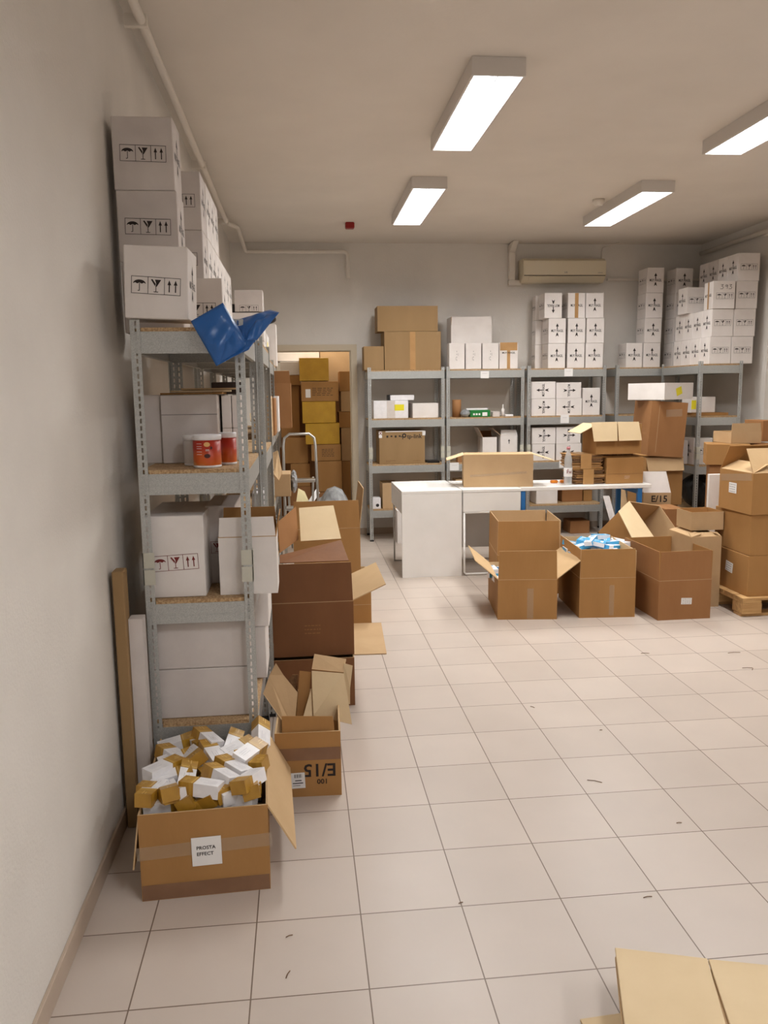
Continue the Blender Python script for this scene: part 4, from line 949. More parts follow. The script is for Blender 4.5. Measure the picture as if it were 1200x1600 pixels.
for v in me.vertices:
    a = v.co.x / .0388; y_ = v.co.y; v.co = (math.sin(a) * .0389, -math.cos(a) * .0389, y_ + .118)
link('printed_text', me, None, bo_)
# orange tape rolls
for px, L in ((860, 'orange block on the long table, nearer the tan open carton'), (876, 'orange block on the long table just left of the bottle')):
    p = at(px, 751, Z=TT + .01); o = link('orange_block', box_mesh(-.032, .032, -.02, .02, 0, .026, .005, 2), M['orange'], None, (p.x, 5.2, TT)); tag(o, L, 'block')
# bundles of flattened boxes
def bundle(label, x0, x1, y0, y1, z0, n, seed):
    rnd = random.Random(seed); e = bpy.data.objects.new('cardboard_bundle', None); COL.objects.link(e); e.location = ((x0 + x1) / 2, (y0 + y1) / 2, z0); tag(e, label, 'cardboard', 'taped bundles of flattened boxes')
    W, D = (x1 - x0) / 2, (y1 - y0) / 2; z = 0
    for k in range(n):
        t = rnd.uniform(.006, .009); dx, dy, a = rnd.uniform(-.015, .015), rnd.uniform(-.012, .012), rnd.uniform(-.04, .04)
        link('flattened_box', box_mesh(-W + .01, W - .01, -D, D, 0, t), M[rnd.choice(['kraft', 'kraft', 'tan', 'edge'])], e, (dx, dy, z), (0, 0, a)); z += t + .0008
    bm = bmesh.new(); box(bm, -.06, .04, -D - .016, -D - .0135, 0, z); box(bm, -.06, .04, -D - .016, D, z, z + .002); link('packing_tape', mesh_of(bm), M['tape_tan'], e)
    return z
h1 = bundle('taped bundle of flattened cartons, lower of two beside the bottle', 3.15, 3.44, 5.05, 5.35, TT, 16, 1)
h2 = bundle('taped bundle of flattened cartons, upper of two beside the bottle', 3.12, 3.42, 5.05, 5.35, TT + h1 + .004, 15, 2)
bd_ = (.345, .36, .235)
mo = carton('brown carton with a raised crease on the right end of the long table', (3.62, 5.20, TT), bd_, mat='kraft', name='cardboard_box')
put_on(mo, bd_, 'front', rect_mesh(.343, .003, M['edge']), 'crease', 0, -.03); put_on(mo, bd_, 'front', sheet_marks(None, .06, .03, 3, M['paper']), 'printed_text', .02, -.06)
uz = TT + bd_[2] + .045
o = link('flattened_cardboard', box_mesh(-.2, .3, -.15, .15, 0, .012), M['kraft'], None, (3.55, 5.22, TT + bd_[2] + .001), (0, 0, .03)); tag(o, 'flattened brown cardboard sheet between the two cartons on the long table', 'cardboard')
o = link('flattened_cardboard', box_mesh(-.16, .22, -.13, .15, 0, .018), M['edge'], None, (3.50, 5.22, TT + bd_[2] + .0145), (0, 0, -.03)); tag(o, 'darker flattened cardboard pad just under the open carton on the long table', 'cardboard')
ud = (.42, .36, .27)
uo = open_carton('brown open carton with pale flaps hanging down, topmost on the long table', Vector((3.555, 5.02 + .18, TT + bd_[2] + .034)), ud, mats=('kraft', 'pale'), flaps={'left': (.17, 118)})
# split pale front flap
for a_, b_, c_, d_ in (((924, 660), (964, 659), (965, 689), (928, 690)), ((965, 659), (998, 659), (1003, 688), (967, 689))):
    bm = None
    f = sheet('flap', [A(*a_, 5.01), A(*b_, 5.01), A(c_[0], c_[1], 4.965), A(d_[0], d_[1], 4.965)], 'pale'); under(f, uo)

# ------------------------------------------------------------------ under and behind the table
fcarton('plain white carton on the low shelf seen under the long table', (838, 764), (871, 787), 6.72, .25, z0=S1, mat='whitebox')
fcarton('brown carton on the low shelf behind the table leg', (878, 764), (910, 783), 6.85, .22, z0=S1, mat='kraft_dark', name='cardboard_box')
fcarton('small tan carton on the low shelf at the right, under the long table', (912, 766), (925, 783), 6.85, .2, z0=S1, mat='kraft', name='cardboard_box')
fcarton('brown carton on the floor under the third back shelf', (891, 814), (921, 838), 6.75, .25, z0=0, mat='kraft_dark', name='cardboard_box')
fcarton('brown carton on the floor behind the blue table leg', (817, 800), (829, 845), 6.3, .3, z0=0, mat='kraft_dark', name='cardboard_box')
o = sheet('flattened_cardboard', [A(942, 775, 6.3), A(952, 775, 6.3), at(976, 862, Z=.001), at(966, 862, Z=.001)], 'whitebox2', mats='whitebox2'); tag(o, 'grey cardboard sheet leaning in the gap behind the long table', 'cardboard')
o = sheet('flattened_cardboard', [A(962, 762, 6.3), A(976, 762, 6.3), at(992, 860, Z=.001), at(978, 860, Z=.001)], 'tan'); tag(o, 'tan cardboard strip leaning behind the right end of the long table', 'cardboard')

# ------------------------------------------------------------------ back shelf 1
G1 = 'items on the shelf nearest the doorway'
YB = 6.70
fcarton('small brown carton on the shelf top nearest the doorway', (569, 541), (600, 580), YB, .25, z0=TOP, mat='kraft_pale', name='cardboard_box')
o = fcarton('large brown carton carrying another on the shelf top nearest the doorway', (601, 518), (689, 580), YB, .36, z0=TOP, mat='kraft_pale', name='cardboard_box', tape=('front', 'tape_tan', .06))
zt_ = TOP + (at(645, 518, Y=YB).z - TOP) + .003
o, dm = fopen('brown carton on top of the large one, highest at the left of the back wall', (590, 478), (684, 517), YB, .3, z0=zt_, mats=('kraft_pale', 'kraft_in'))
SB3, SB2, SB1 = S3, S2, S1
def sticker(o, face, w_, h_, u, v, mat): 
    dm = [max(p[i] for p in o.bound_box) - min(p[i] for p in o.bound_box) for i in range(3)]
    return put_on(o, dm, face, rect_mesh(w_, h_, M[mat]), 'sticker', u, v)
o = fcarton('cream foam box with a yellow sticker and crinkled tape on the first back shelf', (584, 626), (638, 656), YB, .3, z0=SB3, mat='medwhite', name='foam_box', tape=('front', 'cleartape', .09)); sticker(o, 'front', .105, .065, .09, .02, 'sticker_yellow')
fcarton('plain white box beside the cream foam box', (645, 630), (685, 655), YB, .28, z0=SB3, mat='whitebox')
zz = SB3 + (at(611, 626, Y=YB).z - SB3) + .002
fcarton('white pack with a dark end lying on the cream foam box', (610, 615), (647, 625), YB + .02, .16, z0=zz, h=.055, mat='medwhite')
fcarton('small black pack behind the white pack on the foam box', (606, 615), (612, 625), YB + .06, .12, z0=zz, h=.06, mat='black', name='black_box')
o = fcarton('brown carton with a black logo and handling symbols on the first back shelf', (593, 673), (664, 728), YB, .36, z0=SB2, mat='kraft_pale', name='cardboard_box')
dm = [max(p[i] for p in o.bound_box) - min(p[i] for p in o.bound_box) for i in range(3)]
put_on(o, dm, 'front', text_mesh('tp-link', .062, M['ink']), 'printed_text', .135, .115)
P = [circ(0, 0, .026, .026, 18)]
put_on(o, dm, 'front', join2d([circ(.006, .004, .024, .024, 18)[0:18]], M['ink']), 'logo', .018, .122); put_on(o, dm, 'front', join2d([circ(.006, .004, .011, .011, 14)], M['kraft_pale']), 'logo_hole', .018, .122, 0, .0015); put_on(o, dm, 'front', join2d([rect2(-.018, -.010, -.036, .006), rect2(-.035, -.018, -.012, -.004)], M['ink']), 'logo_stem', .022, .122, 0, .0012)
put_on(o, dm, 'front', join2d([rect2(-.09 + i * .045, -.07 + i * .045, -.011 + .006 * (i % 2), .011) for i in range(4)], M['ink']), 'handling_symbols', -.08, .118)
put_on(o, dm, 'front', join2d([rect2(-.08, .03, 0, .003), rect2(-.08, -.03, -.012, -.009)], M['edge']), 'printed_text', -.10, -.145); put_on(o, dm, 'front', join2d([rect2(-.04, .04, 0, .003)], M['edge']), 'printed_text', .16, -.15)
put_on(o, dm, 'front', rect_mesh(.035, .07, M['paper']), 'security_label', -.235, .14, 0, .0012); put_on(o, dm, 'front', text_mesh('X', .05, M['ink_red']), 'printed_text', -.235, .152, 0, .0016)
put_on(o, dm, 'front', rect_mesh(.035, .05, M['paper']), 'security_label', .24, .15, 0, .0012); put_on(o, dm, 'front', rect_mesh(.42, .012, M['paper']), 'clear_label', .03, .172, 0, .0011)
fcarton('thin black mat folded at the right end of the first back shelf', (668, 724), (687, 729), YB + .03, .2, z0=SB2, h=.02, mat='black', name='black_mat', cat='mat')
o = fcarton('small white boxed device with a round black lens on the low first shelf', (582, 778), (595, 790), YB, .12, z0=SB1, mat='medwhite'); put_on(o, (.1, .12, .08), 'front', join2d([circ(0, 0, .018, .018)], M['black']), 'lens', .01, .0)
fcarton('tan carton on the low first shelf behind the white desk', (598, 755), (622, 794), YB, .3, z0=SB1, mat='tan', name='cardboard_box')
fcarton('black pack behind the small boxed device', (582, 773), (593, 778), YB + .14, .1, z0=SB1, h=.1, mat='black', name='black_box')
fcarton('narrow white carton on the floor under the first back shelf', (621, 798), (640, 842), 6.5, .25, z0=0, mat='whitebox')

# ------------------------------------------------------------------ back shelf 2
o, dm = fopen('tall white carton with a raised fold on the second back shelf top', (705, 508), (768, 577), YB + .14, .26, z0=TOP, mats=('whitebox', 'kraft'), name='white_carton', flaps={'front': (.09, 0), 'left': (.09, 0), 'back': (.09, 0)})
for k, (a, b) in enumerate(((702, 726), (728, 752), (754, 779))):
    o = fcarton('slim white carton in front of the tall white one, %s of three' % ['left', 'middle', 'right'][k], (a, 536), (b, 577), YB - .03, .15, z0=TOP, mat='whitebox', group='slim white cartons on the second back shelf')
    put_on(o, (.16, .15, .28), 'front', join2d([rect2(-.003, .0, -.05 + i * .03, -.035 + i * .03) for i in range(4)] + [rect2(-.014, -.012, -.045, -.01), rect2(.012, .014, .0, .03)], M['ink']), 'printed_text')
o = fcarton('white fragile carton with a brown taped lid on the second back shelf top', (780, 536), (809, 577), YB, .2, z0=TOP, mat='whitebox', tape=('front', 'tape_tan', .035)); put_on(o, (.19, .2, .28), 'front', rect_mesh(.19, .085, M['tape_tan']), 'lid_tape', 0, .098, 0, .0015)
put_on(o, (.19, .2, .28), 'front', text_mesh('MUY FRAGIL', .026, M['ink']), 'printed_warning', 0, .03, 0, .002)
bm = bmesh.new(); lathe(bm, [(.05, 0), (.05, .19)], 20); fix(bm); p = at(714, 652, Y=6.78)
o = link('cardboard_tube', mesh_of(bm), M['kraft_dark'], None, (p.x, 6.80, SB3)); tag(o, 'brown cardboard tube standing at the left of the second back shelf', 'tube')
bag_blob('clear wrapped small parcel beside the cardboard tube', (at(727, 650, Y=6.73).x, 6.74, SB3), (.05, .06, .04), 'greyfoil', 'parcel', 'wrapped_parcel', 11)
o = fcarton('green and white printed pack on the second back shelf', (735, 641), (766, 653), YB, .12, z0=SB3, mat='green', name='green_pack', cat='pack'); put_on(o, (.2, .12, .08), 'front', rect_mesh(.055, .04, M['paper']), 'paper_label', .05, -.01); put_on(o, (.2, .12, .08), 'front', join2d([rect2(-.08 + i * .03, -.06 + i * .03, -.02, .0) for i in range(3)], M['paper']), 'printed_text')
fcarton('long thin white pack lying on the green pack', (729, 638), (762, 640.5), YB + .02, .08, z0=SB3 + at(750, 641, Y=YB).z - SB3 + .001, h=.02, mat='medwhite')
fcarton('small grey box with a dark slot on the second back shelf', (770, 643), (781, 652), YB, .1, z0=SB3, mat='whitebox2', name='grey_box')
bm = bmesh.new(); lathe(bm, [(.018, 0), (.018, .08), (.006, .09), (.006, .13)], 14); fix(bm); o = link('small_bottle', mesh_of(bm), M['whitebox'], None, (at(786, 652, Y=6.75).x, 6.76, SB3)); tag(o, 'small white bottle with a thin nozzle on the second back shelf', 'bottle')
fcarton('thin white pad at the right end of the second back shelf', (790, 649), (802, 652.5), YB, .1, z0=SB3, h=.022, mat='medwhite')
o, dm = fopen('open white carton with dark inside left of the other, on the second shelf', (754, 683), (776, 727), YB + .03, .25, z0=SB2, mats=('whitebox', 'kraft_dark'), name='white_carton', flaps={'left': (.12, 25), 'back': (.06, 0)})
o, dm = fopen('open white carton with an arrow print, right one on the second shelf', (782, 680), (808, 727), YB + .03, .25, z0=SB2, mats=('whitebox', 'kraft_in'), name='white_carton', flaps={'left': (.12, 50), 'front': (.06, -20)})
put_on(o, dm, 'front', join2d([rect2(-.004, .004, -.01, .02), [(-.013, .018), (.013, .018), (0, .042)]], M['ink']), 'printed_arrow', 0, .06)
fcarton('small dark brown pack low on the second shelf, left of the table carton', (715, 710), (722, 719), YB, .1, z0=SB2, mat='kraft_dark', name='brown_pack', cat='pack')
fcarton('small flat tan box on the lowest level of the second back shelf', (712, 745), (726, 752), YB, .2, z0=SB1, h=.3, mat='tan', name='cardboard_box')

# ------------------------------------------------------------------ back shelf 3: white fragile cartons
G3 = 'white fragile cartons of the tall stack under the air conditioner'
cols = [(856, 883), (886, 913), (914.5, 942)]
cn = ['left', 'middle', 'right']; ln = ['bottom', 'middle', 'top']
for c, (a, b) in enumerate(cols):
    for l in range(3):
        xa, xb = at(a, 573, Y=YB).x, at(b, 573, Y=YB).x
        xx = (xa + xb) / 2; dx = [-.0, .004, -.006][l] if c else [0, 0, -.045][l]
        mk = [('front', 'frag', 0, 0, math.pi if (c == 0 and l == 2) else 0), ('left', 'picto', 0, 0)]
        kw = {'tape': ('front', 'tape_tan', .04)} if (c == 1 and l == 2) else {}
        carton('white fragile carton under the air conditioner, %s column, %s layer%s' % (cn[c], ln[l], ', upside down' if (c == 0 and l == 2) else (', with brown tape' if kw else '')), (xx + dx, YB + BL / 2, TOP + l * (BH + .002)), (xb - xa - .002, BL, BH), marks=mk, group=G3, rz=[0, .012, -.02][l] * (1 if c != 1 else -1), **kw)
for l in range(3):
    xa = at(856, 573, Y=YB).x
    carton('white carton hidden behind the left column under the air conditioner, %s layer' % ln[l], (xa + .02, YB + BL + .005 + .07, TOP + l * (BH + .002)), (.19, .13, BH), marks=[('left', 'picto', 0, 0, 0, .7)], group=G3)
def lay(px0, py0, px1, py1, z0, spin, label, face_h=None):
    x0_, x1_ = at(px0, py1, Y=YB).x, at(px1, py1, Y=YB).x; h_ = at((px0 + px1) / 2, py0, Y=YB).z - at((px0 + px1) / 2, py1, Y=YB).z
    return carton(label, ((x0_ + x1_) / 2, YB + .13, z0), (x1_ - x0_, .26, h_ - .002), marks=[('front', 'frag', 0, 0, spin)], group='white fragile cartons lying on the third back shelf')
h_ = .187
lay(830, 619, 868, 646, SB3, -math.pi / 2, 'white fragile carton lying on its side, second level, lower left')
lay(869, 619, 909, 646, SB3, math.pi / 2, 'white fragile carton lying on its side, second level, lower middle')
zq = SB3 + (at(850, 619, Y=YB).z - at(850, 646, Y=YB).z)
lay(830, 591, 868, 618, zq, math.pi / 2, 'white fragile carton lying on its side, second level, upper left')
lay(869, 593, 908, 618, zq, -math.pi / 2, 'white fragile carton lying on its side, second level, upper middle, with tape')
fcarton('white fragile carton standing upright at the right of the second level', (910, 606), (937, 646), YB, .26, z0=SB3, mat='whitebox', marks=[('front', 'frag')])
lay(831, 691, 867, 717, SB2, math.pi / 2, 'white fragile carton lying on its side, third level, lower left')
lay(869, 691, 908, 717, SB2, math.pi / 2, 'white fragile carton lying on its side, third level, lower middle')
zq = SB2 + (at(850, 691, Y=YB).z - at(850, 717, Y=YB).z)
lay(831, 664, 868, 690, zq, -math.pi / 2, 'white fragile carton lying on its side, third level, upper left')
lay(869, 664, 907, 690, zq, -math.pi / 2, 'white fragile carton lying on its side, third level, upper middle')

# ------------------------------------------------------------------ corner stacks
G4 = 'white fragile cartons in the back right corner'
YC = 6.72
for c, (a, b) in enumerate(((978, 1003), (1005, 1031))):
    xa, xb = at(a, 573, Y=YC).x, at(b, 573, Y=YC).x
    for l in range(1 if c == 0 else 4):
        carton('white fragile carton in the back right corner, %s' % ('leftmost on the shelf top' if c == 0 else 'second column, %s layer' % ['bottom', 'second', 'third', 'top'][l]), ((xa + xb) / 2 + .004 * l, YC + BL / 2, TOP + l * (BH + .002)), (xb - xa, BL, BH), marks=[('front', 'frag'), ('left', 'picto')], group=G4)
xb_ = at(1051, 573, Y=YC).x + BW / 2
for l in range(4):
    carton('white fragile carton in the back right corner, third column, %s layer' % ['bottom', 'second', 'third', 'top'][l], (xb_ + .004 * l, YC + .02 + BL / 2, TOP + l * (BH + .002)), (.192, BL, BH), marks=[('front', 'frag'), ('left', 'picto')], group=G4)
# along the right wall
G5 = 'white cartons on the shelf along the right wall'
ux = 4.765; uy = 5.77
W2 = .224
for l in range(2):
    for c in range(2):
        for r in range(4 if c == 0 else 1):
            nm = 'white carton above the right wall shelf, %s layer, %s column%s' % (['bottom', 'second'][l], ['left', 'right'][c], ', %s from the viewer' % ['nearest', 'second', 'third', 'fourth'][r] if c == 0 else '')
            carton(nm, (ux + W2 / 2 + c * (W2 + .006) + .012 * l, uy + BW / 2 + r * (BW + .003), TOP + l * (BH + .002)), (W2, BW, BH), marks=([('front', 'picto')] if r == 0 else []) + ([('left', 'frag')] if c == 0 else []), group=G5, rz=.0)
l = 2
o = carton('white carton with handwritten 393, third layer above the right wall shelf', (ux + W2 / 2 + .012, uy + BW / 2 - .01, TOP + l * (BH + .002)), (W2, BW, BH), marks=[('front', 'picto', .01, -.01), ('left', 'frag')], group=G5, rz=-.05, tape=('left', 'tape_tan', .03))
def scribble(s):
    pass
bm = bmesh.new()
def stroke(pts, w=.004):
    for a, b in zip(pts, pts[1:]):
        a = Vector(a); b = Vector(b); n = Vector((-(b - a).y, (b - a).x)).normalized() * w / 2
        bm.faces.new([bm.verts.new((p.x, p.y, 0)) for p in (a - n, b - n, b + n, a + n)])
for k, x0 in enumerate((-.045, 0, .04)):
    if k != 1:
        stroke([(x0, .02), (x0 + .025, .022), (x0 + .008, .006), (x0 + .026, -.002), (x0 + .02, -.018), (x0 - .006, -.018)])
    else:
        stroke([(x0 + .022, .018), (x0 + .006, .02), (x0 + .002, .006), (x0 + .018, .006), (x0 + .024, .018), (x0 + .018, -.018)])
me = mesh_of(bm, 'scribble'); me.materials.append(M['ink']); put_on(o, (W2, BW, BH), 'front', me, 'handwriting', .01, .075)
carton('white carton right of the handwritten one, third layer by the right wall', (ux + W2 * 1.5 + .026, uy + BW / 2, TOP + l * (BH + .002)), (W2, BW, BH), marks=[('front', 'picto')], group=G5)
carton('white carton set back in the third layer, left of the handwritten one', (ux + W2 / 2 - .03, uy + BW * 2.9, TOP + l * (BH + .002)), (W2, BW, BH), marks=[('front', 'picto'), ('left', 'frag')], group=G5)
for r in range(3):
    carton('white carton in the third layer by the right wall, right column, %s row back' % ['second', 'third', 'fourth'][r], (ux + W2 * 1.5 + .026, uy + BW / 2 + (r + 1) * (BW + .003), TOP + 2 * (BH + .002)), (W2, BW, BH), marks=[], group=G5)
    for ll in range(2):
        carton('white carton in the %s layer by the right wall, right column, %s row back' % (['bottom', 'second'][ll], ['second', 'third', 'fourth'][r]), (ux + W2 * 1.5 + .018, uy + BW / 2 + (r + 1) * (BW + .003), TOP + ll * (BH + .002)), (W2, BW, BH), marks=[], group=G5)
for r in range(4):
    carton('white carton in the top layer by the right wall, %s from the viewer' % ['nearest', 'second', 'third', 'farthest'][r], (ux + W2 * 1.5 + .035, uy + BW / 2 + r * (BW + .003), TOP + 3 * (BH + .002)), (W2, BW, BH), marks=([('front', 'picto')] if r == 0 else []) + [('left', 'frag')], group=G5, mat='whitebox2' if r > 1 else 'whitebox')

# right wall shelf contents
o = fcarton('white box with a yellow sticker on the upper level of the right wall shelf', (1079, 620), (1117, 645), 5.95, .2, z0=SB3 + .03, mat='whitebox'); sticker(o, 'front', .05, .09, -.1, 0, 'sticker_yellow')
o = link('flattened_cardboard', box_mesh(-.17, .17, -.16, .16, 0, .028), M['kraft'], None, (4.88, 6.03, SB3 + .0005)); tag(o, 'flattened brown cardboard under the white sticker box by the right wall', 'cardboard')
o = carton('white fragile carton on the middle level of the right wall shelf', (4.77, 5.93, SB2), (.20, .22, .27), marks=[('front', 'picto', .03), ('left', 'frag')])
carton('narrow white fragile carton left of the other on the middle level by the right wall', (4.625, 6.02, SB2), (.07, .2, .24), marks=[])
bag_blob('dark crumpled plastic bag on the middle level by the right wall', (4.98, 6.08, SB2), (.10, .14, .12), 'black', 'bag', 'black_bag', 15)
bag_blob('dark blue-black sack on the lowest level of the right wall shelf', (4.88, 6.10, SB1), (.17, .22, .18), 'black', 'bag', 'black_bag', 16)

# ------------------------------------------------------------------ right cluster
# tall worn box with a white lid box
td = (.36, .42, .53)
tx = at(1036, 714, Y=5.5).x; tz = at(1030, 714, Y=5.5).z
under_h = tz - .003
ua = open_carton('brown carton standing at the bottom of the leaning tower right of the table', (4.24, 5.80, 0), (.34, .42, under_h / 2 - .002), mats=('kraft_dark', 'kraft_in'))
ub = open_carton('brown carton with a tan flap hanging down, second in the leaning tower', (4.24, 5.76, under_h / 2), (.38, .42, under_h / 2 - .004), mats=('kraft', 'tan'), flaps={'front': (.14, 160)})
to = open_carton('tall worn reddish carton, leaning tower right of the long table', (tx + .03, 5.52 + td[1] / 2, tz), td, mats=('kraft_dark', 'kraft_in'), tilt=(0, .07), rz=-.02)
put_on(to, td, 'front', rect_mesh(.004, .46, M['tan']), 'worn_edge', -.1, 0); put_on(to, td, 'front', rect_mesh(.16, .07, M['cleartape']), 'packing_tape', .05, .16, .1)
wo, dm = (open_carton('white open-topped box with a yellow sticker resting on the tall worn carton', (tx + .06, 5.74, tz + td[2] + .02), (.42, .46, .16), mats=('whitebox', 'tan'), rz=-1.05, name='white_carton'), (.42, .46, .16))
put_on(wo, dm, 'right', rect_mesh(.09, .075, M['sticker_yellow']), 'sticker', .0, 0, .3)

# E/15 box on the floor behind
ez = at(1025, 800, Y=5.3).z
eb = open_carton('brown carton with upright E/15 print and a white flap, behind the table end', (4.005, 5.26, 0), (.25, .3, .66), mats=('tan', 'whitebox'), rz=-.2, flaps={'front': (.2, -16, -.03)}, flapmats=('whitebox', 'whitebox'))
put_on(eb, (.25, .3, .66), 'front', text_mesh('E/15', .085, M['ink']), 'printed_text', .02, .27)

# tilted open box
def tipped_box(label, A_, B_, D_, depth, t=.006):
    A_, B_, D_ = Vector(A_), Vector(B_), Vector(D_); C_ = B_ + D_ - A_
    n = (B_ - A_).cross(D_ - A_).normalized()
    if n.z > 0: n = -n
    c = (A_ + B_ + C_ + D_) / 4 + n * depth
    bm = bmesh.new(); rim = [A_, B_, C_, D_]; cen = (A_ + C_) / 2
    U, W_ = (B_ - A_).normalized() * t, (D_ - A_).normalized() * t
    inn = [A_ + U + W_, B_ - U + W_, C_ - U - W_, D_ + U - W_]
    o_ = [bm.verts.new(p - c) for p in rim]; ob = [bm.verts.new(p + n * depth - c) for p in rim]
    i_ = [bm.verts.new(p - c) for p in inn]; ib = [bm.verts.new(p + n * (depth - t) - c) for p in inn]
    bm.faces.new(ob); f = bm.faces.new(ib); f.material_index = 1
    for k in range(4):
        m = (k + 1) % 4
        bm.faces.new((o_[k], o_[m], ob[m], ob[k]))
        for q in ((o_[k], o_[m], i_[m], i_[k]), (i_[k], i_[m], ib[m], ib[k])):
            f = bm.faces.new(q); f.material_index = 1
    fix(bm); o = link('cardboard_box', mesh_of(bm), [M['kraft'], M['tan']], None, c); tag(o, label, 'box'); return o, n
Ta, Tb, Td = at(983, 783, Y=4.25), at(1031, 790, Y=4.42), at(1024, 843, Y=3.98)
ot, tn = tipped_box('open empty carton tipped to the left with a broad pale flap, behind the labelled one', Ta, Tb, Td, .40)
zlow = min((ot.matrix_basis @ v.co).z for v in ot.data.vertices)
ff = sheet('flap', [Ta, at(966, 799, Y=4.12), at(992, 850, Y=3.86), Td], 'pale', t=.006, mats='pale'); under(ff, ot)
o = carton('brown carton propping up the tipped open carton from below', (3.62, 4.42, 0), (.30, .30, max(.03, zlow - .002)), mat='kraft_dark', name='cardboard_box')
print('TIPPED zlow', zlow)
fcarton('brown carton in the shade behind the tipped carton', (1038, 795), (1068, 850), 4.7, .3, z0=0, mat='kraft_dark', name='cardboard_box')
# tall box with crushed top and box on it
tall = open_carton('tall tan carton with crushed top flaps, right behind the labelled empty carton', (3.648, 3.56 + .18, 0), (.235, .36, .53), mats=('tan', 'kraft_in'), flaps={'front': (.06, -68), 'right': (.05, -60), 'left': (.08, -75)})
fopen('low brown carton with an open top resting on the crushed tall carton', (1080, 800), (1130, 828), 3.66, .24, z0=.562, mats=('tan', 'kraft'))
xw0, xw1 = at(1107, 775, Y=4.1).x, at(1130, 775, Y=4.1).x
o = link('flattened_cardboard', box_mesh(0, xw1 - xw0, 0, .03, 0, at(1115, 741, Y=4.1).z, .003), M['whitebox'], None, (xw0, 4.1, 0)); tag(o, 'white flattened carton standing upright between the brown boxes and the wall shelf', 'cardboard')
# pallet
def pallet(x0, x1, y0, y1, label):
    e = bpy.data.objects.new('pallet', None); COL.objects.link(e); e.location = ((x0 + x1) / 2, (y0 + y1) / 2, 0); tag(e, label, 'pallet'); W, D = (x1 - x0) / 2, (y1 - y0) / 2
    for yy in (-D, -.07, D - .14):
        link('bottom_board', box_mesh(-W, W, yy + .02, yy + .12, 0, .02, .002), M['wood'], e)
        for xx in (-W, -.07, W - .14): link('block', box_mesh(xx, xx + .145, yy, yy + .14, .0205, .098, .004), M['wood'], e)
    for k in range(3):
        xx = (-W, -.07, W - .14)[k]; link('stringer_board', box_mesh(xx, xx + .14, -D, D, .0985, .118, .002), M['wood'], e)
    n = 6
    for k in range(n):
        yy = -D + (2 * D - .12) * k / (n - 1); link('top_board', box_mesh(-W, W, yy, yy + .12, .1185, .137, .002), M['wood'], e)
pallet(3.78, 4.98, 3.26, 4.06, 'wooden pallet under the stacked brown cartons at the right edge')
px_ = 3.83; pyy = 3.29; sh = .292
for k in range(3):
    lb = ['lowest, with a white paper label on its left side', 'middle, unlabelled', 'top, open with pale flap raised'][k]
    kw = dict(flaps={'front': (.20, -34), 'left': (.13, -62), 'back': (.2, -30)}, flapmats=('kraft_in', 'kraft')) if k == 2 else {}
    ob = open_carton('brown carton stacked on the pallet, %s' % lb, (px_ + .205, pyy + .22, .138 + k * (sh + .002)), (.43, .43, sh), mats=('kraft', 'pale'), rz=[.0, -.02, .02][k], **kw) if k == 2 else carton('brown carton stacked on the pallet, %s' % lb, (px_ + .215 + .006 * k, pyy + .26, .138 + k * (sh + .002)), (.43, .50, sh), mat='kraft', name='cardboard_box', rz=[.0, -.01, .02][k])
    if k != 1: paper_label(ob, (.43, .5 if k == 0 else .43, sh), 'left', .10, .075, .0 if k == 0 else -.03, .02, -.1 if k == 0 else 0, 4)
    if k == 2: put_on(ob, (.43, .43, sh), 'left', rect_mesh(.4, .05, M['cleartape']), 'packing_tape', 0, .1, .1)
    carton('brown carton stacked on the pallet behind the right edge, %s layer' % ['bottom', 'middle', 'top'][k], (px_ + .67, pyy + .32, .138 + k * (sh + .002)), (.43, .60, sh), mat='kraft', name='cardboard_box')
# boxes further back at the right
zb_ = at(1140, 727, Y=4.5).z
xd = at(1121, 727, Y=4.5).x
for k in range(2):
    carton('brown carton deep in the stack by the right wall, %s' % ['lowest', 'second'][k], (xd + .17, 4.66, k * (zb_ / 2)), (.30, .28, zb_ / 2 - .003), rz=-.4, mat='kraft_dark', name='cardboard_box')
fcarton('wide brown carton near the right wall above the pallet cartons', (1118, 694), (1178, 726), 4.5, .3, z0=zb_, rz=-.4, mat='kraft', name='cardboard_box')
fcarton('reddish carton cut off by the right edge of the photo', (1186, 695), (1225, 728), 4.45, .4, z0=zb_, mat='kraft_dark', name='cardboard_box')
zc_ = at(1150, 694, Y=4.5).z + .003
o, dm = fopen('tan carton with a raised flap near the right wall, uppermost there', (1142, 675), (1189, 693), 4.55, .3, z0=zc_, mats=('tan', 'kraft_in'), flaps={'front': (.075, -3)})
fcarton('dark reddish carton at the right edge behind the tan raised flap', (1191, 657), (1212, 690), 4.7, .3, z0=zc_, mat='kraft_dark', name='cardboard_box')
carton('brown carton under the reddish one by the right wall', (4.99, 4.75, 0), (.36, .45, zb_ - .004), mat='kraft_dark', name='cardboard_box')

